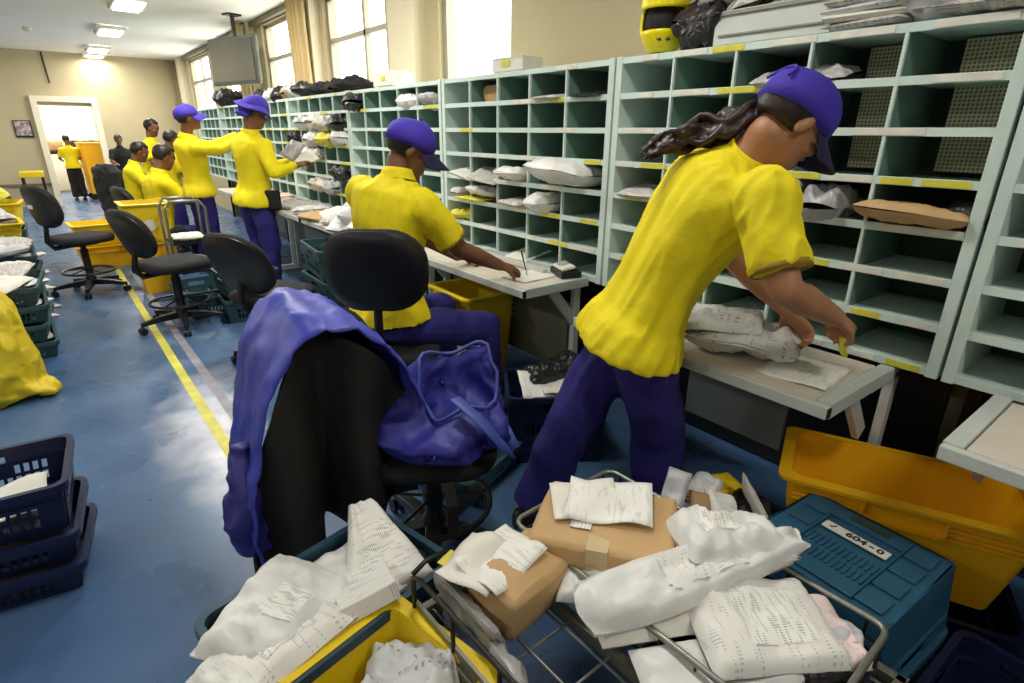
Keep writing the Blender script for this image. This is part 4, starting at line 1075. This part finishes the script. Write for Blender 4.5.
# --- crate between the two nearest workers
parcel('poly_bag','black plastic parcel on the papers in the navy crate between the workers', (1.66,1.80,.375), (-14,-12,-8), (.30,.14,.09), 'poly_dark', cr=.25)
sheet('white papers sticking out of the navy crate between the workers', (1.56,1.72,.345), (6,4,-30), .26, .22, 'print_white', .03)
sheet('cream papers at the front of the navy crate between the workers', (1.63,1.63,.350), (-8,-2,-30), .28, .12, 'paper', .02)
# --- navy stack
sheet('white paper lying in the navy crate stack at the left edge', (-.40,2.16,.30), (4,-2,-4), .32, .22, 'paper', .05)
# --- desks
parcel('poly_bag','large crumpled grey plastic mail bag on the bent worker\'s desk', (1.70,.90,.795), (0,0,-72), (.34,.28,.07), 'print_grey', p=5, cr=.34, res=26)
parcel('poly_bag','second grey mail bag on top of the crumpled one on the bent worker\'s desk', (1.67,.98,.835), (4,-6,-60), (.26,.22,.05), 'print_grey', p=5, cr=.3, res=22)
sheet('stained paper sheet at the end of the bent worker\'s desk', (1.68,.69,.752), (0,0,-84), .20, .24, 'print_white', .006)
parcel('poly_bag','small yellow packet held in the bent worker\'s fingers', (1.665,.595,.862), (75,10,30), (.085,.055,.014), 'tape_yellow', cat='packet')
parcel('padded_mailer','white padded envelope on the desk by the bent worker\'s left hand', (1.83,.98,.775), (0,0,-70), (.26,.18,.035), 'poly_white', cr=.1)
sheet('white sheet the seated worker writes on', (1.76,2.11,.752), (0,0,6), .24, .18, 'paper', .004)
MB().tube([(1.735,2.095,.762),(1.70,2.10,.885)],[.002,.0045],8).build('pen', M['black_plastic']); tag(bpy.data.objects['pen'],'pen in the seated worker\'s hand','pen')
t = thing('card_reader','white handset on a black base at the foot of the shelf by the seated worker','device',(1.925,2.02,.75), R(-20))
MB().box((0,0,.018),(.11,.16,.034)).build('base', M['black_plastic'], t, bev=.008)
MB().box((-.01,.0,.046),(.075,.13,.018),(0,R(-10),0)).build('handset', M['sticker'], t, bev=.008)
MB().box((-.01,.02,.058),(.05,.06,.004),(0,R(-10),0)).build('display', M['poly_silver'], t)
MB().box((1.86,2.55,.762),(.03,.9,.018)).build('ruler', M['desk_metal']); tag(bpy.data.objects['ruler'],'long pale strip lying along the seated worker\'s desk','ruler')
rnd = random.Random(11)
DP = [('heap of pale papers','newsprint'),('white mail bag','poly_white'),('pinkish brown envelope','print_pink'),('grey printed bag','print_grey'),('folded newspaper','newsprint'),('cream envelope','paper'),('kraft envelope','kraft')]
for i in range(7):
    x = 1.62+.05*(i%3); y = 3.55+.17*i
    parcel('mail_packet', f'{DP[i][0]} in the heap on the desk beyond the seated worker', (x,y,.775+.018*(i%3)), (rnd.uniform(-6,6),rnd.uniform(-8,8),rnd.uniform(0,180)), (.32,.24,.06), DP[i][1], cr=.24, group='mail heaped on the desk beyond the seated worker')
parcel('poly_bag','big translucent grey bag on the heap beyond the seated worker', (1.74,4.05,.86), (4,-6,60), (.42,.30,.14), 'poly_grey', p=4, cr=.3, res=24)
for i in range(6):
    parcel('mail_packet', ['white envelope bundle nearest the bucket hat worker\'s hip','grey bag beside the white bundle','kraft packet on the desk of the bucket hat worker','pale newspaper roll on the desk of the bucket hat worker','white bag behind the bucket hat worker','cream packet at the far end of the bucket hat worker\'s desk'][i], (1.66+.06*(i%2),4.95+.21*i,.782), (rnd.uniform(-6,6),rnd.uniform(-8,8),rnd.uniform(0,180)), (.28,.2,.06), DP[(i*3+1)%7][1], cr=.22, group='mail on the desk of the bucket hat worker')
parcel('envelope','white envelope in the hands of the worker in the bucket hat', (1.78,5.30,1.19), (40,-20,10), (.22,.13,.012), 'paper', cat='envelope')
parcel('poly_bag','grey plastic parcel held against the chest of the bucket hat worker', (1.70,5.36,1.26), (30,-40,20), (.20,.14,.05), 'poly_silver', cr=.25)

# --- pigeonhole contents
def hole(u,c,r,label,d,m,rot=(0,0,0),dx=.10,dz=None,name='mail_packet',**k):
    p = slot(u,c,r); return parcel(name,label,(p.x+dx,p.y+k.pop('dy',0),p.z+(d[2]*.5+.004 if dz is None else dz)),rot,d,m,**k)
hole(2,3.5,3,'large white plastic parcel jutting from two slots left of the bent worker',(.30,.36,.11),'poly_white',(4,6,6),.03,.075,p=4,cr=.14,name='poly_bag')
hole(2,2,3,'white padded packet in the middle of the seated worker\'s shelf',(.24,.20,.07),'poly_white',(0,8,10),.05,cr=.2)
hole(2,1,3,'bundle of grey envelopes slanting out of the shelf over the seated worker\'s arm',(.30,.20,.03),'newsprint',(10,-10,30),.04)
hole(2,.2,3,'thin white envelopes in the leftmost slot of the seated worker\'s shelf',(.26,.16,.03),'paper',(16,-6,20),.06)
hole(2,.9,4,'white bag over a yellow card in the seated worker\'s shelf',(.24,.20,.05),'poly_white',(0,10,-14),.05,.06,cr=.2)
hole(2,.6,4,'yellow card pack under the white bag in the seated worker\'s shelf',(.26,.26,.02),'tape_yellow',(0,2,0),.06)
hole(2,0,4,'rolled newspaper at the left of the seated worker\'s shelf',(.26,.09,.07),'newsprint',(0,0,8),.08,p=4)
hole(2,2.1,4,'grey newspaper bundle under the white padded packet',(.26,.24,.04),'newsprint',(0,0,-10),.08)
hole(2,3.0,4,'round white roll with a dark end below the large jutting parcel',(.26,.13,.10),'poly_white',(0,0,-6),.03,p=3,cr=.1)
hole(2,2.75,4,'dark sleeve beside the white roll',(.20,.08,.07),'poly_dark',(0,0,10),.05)
hole(2,0,5,'crumpled yellowish paper low in the seated worker\'s shelf',(.2,.2,.06),'tape_yellow',(0,0,20),.08,cr=.4)
hole(2,2.2,6,'white card in the bottom row of the seated worker\'s shelf',(.2,.2,.02),'paper',(0,-12,0),.08)
hole(2,3,0,'flat paper in the top row of the seated worker\'s shelf',(.22,.2,.02),'newsprint',(0,-4,0),.08)
hole(2,4,0,'dark flat packet in the top right slot of the seated worker\'s shelf',(.22,.2,.02),'poly_dark',(0,-4,0),.08)
hole(2,1,0,'tan book packet filling a top slot of the seated worker\'s shelf',(.18,.22,.10),'kraft',(0,0,0),.16,p=9,cr=.04)
hole(1,3.9,3,'flat kraft envelope with a shiny window beside the bent worker\'s sleeve',(.26,.30,.055),'kraft',(4,8,10),.06,lab=(.3,.75,.4,.9),labm='poly_silver')
hole(1,2.2,3,'white bag on top of dark bags right of the bent worker\'s shoulder',(.24,.24,.05),'poly_white',(0,4,8),.05,.095)
hole(1,2.25,3,'dark plastic bags under the white bag right of the bent worker\'s shoulder',(.26,.28,.075),'poly_dark',(0,0,0),.06,cr=.25)
hole(1,2.98,3,'crumpled silver packet next to the kraft envelope',(.22,.13,.09),'poly_silver',(0,0,0),.06,cr=.35)
hole(1,4.45,3,'dark packet at the right of the kraft envelope',(.24,.14,.08),'poly_dark',(0,0,0),.14,cr=.25)
hole(1,2.3,0,'grey papers sliding out of the top row above the purple cap',(.26,.30,.05),'newsprint',(0,-8,10),.10,cr=.3)
hole(1,0,3,'folded newspaper in the shelf left of the bent worker',(.24,.2,.03),'newsprint',(0,-6,12),.08)
hole(3,3,0,'white packet in the top row beyond the seated worker\'s shelf',(.2,.2,.07),'poly_white',(0,0,20),.06,cr=.3)
hole(3,4,0,'grey packet in the top right slot beyond the seated worker\'s shelf',(.2,.18,.05),'poly_grey',(0,20,20),.06,cr=.3)
CL = [(3,0,0),(4,4,1),(4,3,1),(4,2,2),(4,3,2),(4,4,2),(4,1,3),(4,2,3),(4,2,1),(4,4,4),(4,3,5),(4,2,5),(4,0,2),(4,1,1)]
CM = ['poly_dark','poly_dark','newsprint','poly_grey','tape_yellow','poly_white','poly_grey','newsprint','poly_white','poly_dark','poly_grey','paper','poly_dark','poly_grey']
cw = {'poly_dark':'dark','newsprint':'newsprint','poly_grey':'grey','tape_yellow':'yellow','poly_white':'white','paper':'cream'}
rows = ['top','second','third','fourth','fifth','sixth','bottom']; colw = ['far end','second from far','middle','second from near','near end']
for (u,c,r),m_ in zip(CL,CM):
    hole(u,c,r,f'{cw[m_]} packet, {rows[r]} row, {colw[c]} slot, {"cluttered" if u==4 else "plain"} shelf unit by the bucket hat',(.24,.22,.10),m_,(0,rnd.uniform(-10,10),rnd.uniform(-20,20)),.02,cr=.3,group='packets in the cluttered shelf')

# --- on top of the shelves
TZ = SZ1+.012
t = thing('motorcycle_helmet','yellow open faced motorcycle helmet on top of the shelf, left of the bags','helmet',(2.12,1.70,TZ), R(-140)); t.scale = (.80,.80,.80)
hm = MB(); 
def hel(th,ph,k=1.0):
    d = V((math.cos(th)*math.cos(ph),math.cos(th)*math.sin(ph),math.sin(th)))
    return V((d.x*.135*k,d.y*.118*k,.145+d.z*.145*k*(1 if d.z>0 else 1.0)))
bm = bmesh.new()
N1,N2 = 40,22
def vis(th,ph):
    a = math.atan2(math.sin(ph),math.cos(ph)); return abs(a) < R(72) and R(-14) < th < R(34)
vv = {}
for i in range(N1):
    for j in range(N2+1):
        th = R(-62)+R(152)*j/N2; vv[i,j] = bm.verts.new(hel(th,2*math.pi*i/N1))
for i in range(N1):
    for j in range(N2):
        thm = R(-62)+R(152)*(j+.5)/N2; phm = 2*math.pi*(i+.5)/N1
        if vis(thm,phm): continue
        bm.faces.new((vv[i,j],vv[(i+1)%N1,j],vv[(i+1)%N1,j+1],vv[i,j+1]))
bmesh.ops.remove_doubles(bm,verts=bm.verts,dist=1e-5); bmesh.ops.recalc_face_normals(bm,faces=bm.faces)
me = bpy.data.meshes.new('shell'); bm.to_mesh(me); bm.free(); link('shell',me,M['helmet_yellow'],t,True,solid=.012)
MB().ball((0,0,.145),(.122,.106,.130),24,16).build('lining', M['black_cloth'], t, True)
vz = MB().grid(lambda u,v: V((.147*math.cos((u-.5)*2.5),.128*math.sin((u-.5)*2.5),.205+.055*v)),16,4); vz.build('raised_visor', M['helmet_yellow'], t, True, solid=.005)
for y in (-.022,.022): MB().ball((.128,y,.063),(.006,.012,.007),8,6).build('vent', M['black_plastic'], t)
parcel('poly_bag','black bag with white stripes beside the yellow helmet', (2.13,1.47,TZ+.075), (10,0,80), (.24,.22,.15), 'poly_dark', cr=.3, p=4, lab=(.2,.8,.4,.55), labm='poly_silver')
parcel('poly_bag','dark patterned bundle on the black striped bag', (2.16,1.44,TZ+.185), (0,6,60), (.26,.2,.09), 'newsprint', cr=.35, p=4)
parcel('magazine','reddish magazine on the bundle above the black bag', (2.10,1.335,TZ+.215), (6,-16,20), (.2,.26,.03), 'red_print', cr=.15)
t = thing('storage_tray','grey blue metal tray lying on top of the shelf above the bent worker','tray',(2.12,1.18,TZ))
tr = MB().box((-.09,0,.055),(.008,.42,.11)).box((.15,0,.055),(.008,.42,.11)).box((.03,.206,.055),(.24,.008,.11)).box((.03,-.206,.055),(.24,.008,.11)).box((.03,0,.004),(.24,.42,.008))
tr.build('body', M['desk_metal'], t)
MB().box((-.097,0,.10),(.012,.43,.012)).box((-.097,0,.03),(.01,.38,.006)).build('rim', M['grey_metal'], t)
parcel('poly_bag','white and navy papers piled in the grey blue tray', (2.15,1.20,TZ+.115), (0,0,90), (.36,.2,.12), 'newsprint', cr=.35, p=4)
parcel('poly_bag','dark navy bag between the papers in the tray', (2.15,1.08,TZ+.19), (0,0,70), (.16,.2,.08), 'jacket_navy', cr=.3, p=4)
for i in range(5): parcel('magazine', ['bottom','second','third','fourth','top'][i]+' newspaper in the stack on the shelf right of the grey tray', (2.12,.86,TZ+.012+.022*i), (0,0,86+rnd.uniform(-8,8)), (.26,.24,.022), ['newsprint','paper','print_grey','newsprint','print_white'][i], p=12, cr=.06, group='newspapers stacked on the shelf top')
parcel('poly_bag','big grey plastic bag slumped on top of the shelf at the upper right', (2.12,.64,TZ+.085), (0,4,88), (.36,.28,.15), 'poly_grey', cr=.25, p=4, res=24)
parcel('poly_bag','folded brown grey bag under the big grey bag at the upper right', (2.10,.52,TZ+.022), (0,0,84), (.42,.26,.04), 'newsprint', cr=.25)
parcel('poly_bag','pale bag at the upper right corner of the photo', (2.14,.33,TZ+.06), (0,4,80), (.32,.26,.11), 'poly_silver', cr=.25, p=4)
t = thing('carton','long white carton with a yellow square on top of the seated worker\'s shelf','box',(2.10,2.66,TZ), R(2))
MB().box((0,0,.036),(.14,.26,.070)).build('body', M['sticker'], t, bev=.004)
MB().box((-.072,.01,.04),(.004,.07,.03)).build('emblem', M['tape_yellow'], t)
MB().box((-.071,0,.066),(.003,.262,.006)).build('lid_edge', M['desk_metal'], t)
t = thing('carton','small white carton on the shelf beyond the seated worker\'s cap','box',(2.10,4.13,TZ))
MB().box((0,0,.05),(.18,.30,.098)).build('body', M['sticker'], t, bev=.004)
MB().box((-.092,-.02,.05),(.004,.06,.03)).build('emblem', M['tape_yellow'], t)
for i,y in enumerate((5.15,4.85,5.55)):
    parcel('cloth_cap', ['dark cap lying on the shelf under the window','dark cloth cap on the shelf nearest the small white carton','black folded cap farther along the shelf'][i], (2.12,y,TZ+.05), (0,-6,30*i), (.26,.26,.11), 'black_fabric', cr=.3, p=2.6, cat='cap', group='dark caps on the shelf')
for i in range(7):
    parcel('mail_bundle', ['dark','grey','dark brown','black','pale','dark grey','small black'][i]+' bundle on the shelf top by the windows, '+['nearest','second','third','fourth','fifth','sixth','farthest'][i]+' along', (2.12,5.95+.26*i,TZ+.055), (0,rnd.uniform(-8,8),rnd.uniform(0,180)), (.28,.24,.12), ['poly_dark','poly_grey','kraft_dark','poly_dark','poly_white','poly_dark','poly_dark'][i], cr=.35, p=3.5, group='bundles on the far shelf tops')
parcel('mail_bundle','dark bundle on the far shelf behind the reaching worker', (2.12,9.1,TZ+.09), (0,0,20), (.4,.34,.2), 'poly_dark', cr=.35, p=3.5)
# --- left edge trays full of mail
LB = ['white envelope','pale newspaper','cream envelope','grey bag','white bag','newspaper roll']
for i in range(6):
    parcel('mail_packet', LB[i]+' on top of the grey-green trays at the left edge', (-.47+.03*(i%2),4.68+.24*i,(.50 if i<3 else .56)+.02*(i%2)), (rnd.uniform(-8,8),rnd.uniform(-8,8),rnd.uniform(-40,40)), (.34,.26,.06), ['paper','newsprint','print_white','poly_grey','poly_white','newsprint'][i], cr=.2, group='mail on the left trays')
for k,(y,nb) in enumerate(((4.87,4),(5.73,4))):
    for i in range(nb):
        z = .04+(.118 if k==0 else .133)*i
        parcel('mail_packet', f'mail jutting from the {["lowest","second","third","top"][i]} tray in the {["near","far"][k]} left pile', (-.30,y+.1*(i%2),z+.03), (0,6,rnd.uniform(60,120)), (.30,.12,.035), ['newsprint','paper','poly_grey','print_white'][i], cr=.2, group='mail sticking out of the left trays')
parcel('poly_bag','white bag in the nearer yellow tote on the left edge', (-.62,6.9,.64), (0,0,20), (.40,.36,.16), 'poly_grey', cr=.25, p=4)
parcel('poly_bag','pale yellow sack in the farther yellow tote on the left edge', (-.66,7.9,.74), (0,0,10), (.44,.36,.22), 'tape_yellow', cr=.25, p=4)
# papers beside the aisle chair
for i in range(4): parcel('mail_packet', ['white','grey','cream','pale'][i]+' mail in the crates right of the side-on swivel chair', (1.02,4.75+.02*i,.405+.03*i), (0,0,30*i), (.30,.22,.035), ['paper','poly_grey','print_white','newsprint'][i], cr=.2, group='mail beside the side-on chair')
# metal trolley behind the crates, and far table, orange cart beyond the door
t = thing('tubular_trolley','chrome tubular trolley standing behind the yellow crates','trolley',(.775,5.62,0))
fr = MB()
for y in (-.16,.16):
    fr.tube([(-.14,y,.06),(-.14,y,.80),(-.10,y,.86),(.12,y,.86),(.16,y,.80),(.16,y,.06)],.012,8)
for x in (-.14,.16):
    for z in (.25,.5): fr.tube([(x,-.16,z),(x,.16,z)],.009,6)
fr.build('frame', M['grey_metal'], t, smooth=True)
for z in (.26,.51): MB().box((.01,0,z),(.3,.32,.012)).build('shelf', M['black_plastic'], t)
for x in (-.14,.16):
    for y in (-.16,.16): MB().tube([(x,y-.012,.035),(x,y+.012,.035)],.034,14).box((x,y,.07),(.02,.03,.03)).build('caster', M['black_plastic'], t)
for i in range(3): parcel('mail_packet', ['white mail on the trolley top shelf','grey mail on the trolley lower shelf','cream mail on the trolley lower shelf'][i], (.785,5.59+.05*i,[.55,.30,.335][i]), (0,0,20*i), (.24,.22,.05), ['paper','poly_grey','print_white'][i], cr=.2, group='mail on the trolley')
t = thing('roll_container','tall orange plastic cart standing beyond the doorway','cart',(.72,15.3,0), R(8))
MB().loft([[V((x*k,y*k,z)) for x,y in rrect(.52,.5,.05)] for z,k in ((.12,.9),(1.10,1.0),(1.12,1.04),(1.15,1.04))]).build('body', M['tote_orange'], t, bev=.01)
for x in (-.2,.2):
    for y in (-.18,.18): MB().tube([(x,y-.02,.06),(x,y+.02,.06)],.06,14).build('wheel', M['black_plastic'], t)
t = thing('side_table','yellow topped table against the far wall left of the door','table',(-.36,13.6,-.2))
MB().box((0,0,.84),(.34,.4,.10)).build('tabletop', M['tote_yellow'], t, bev=.01)
for x in (-.14,.14):
    for y in (-.16,.16): MB().box((x,y,.497),(.04,.04,.59)).build('leg', M['dark_metal'], t)
t = thing('workbench','dark bench with clutter seen through the doorway','bench',(.45,17.0,0))
MB().box((0,0,.9),(1.5,.5,.06)).build('bench_top', M['dark_metal'], t)
for x in (-.68,.68): MB().box((x,0,.44),(.06,.44,.86)).build('bench_leg', M['dark_metal'], t)
for i in range(3): carton('carton',['left','middle','right'][i]+' dark carton on the bench beyond the doorway',(.1+.35*i,17.0,1.05),(0,0,10*i),(.28,.3,.2),['kraft_dark','poly_dark','black_fabric'][i],group='cartons beyond the doorway')
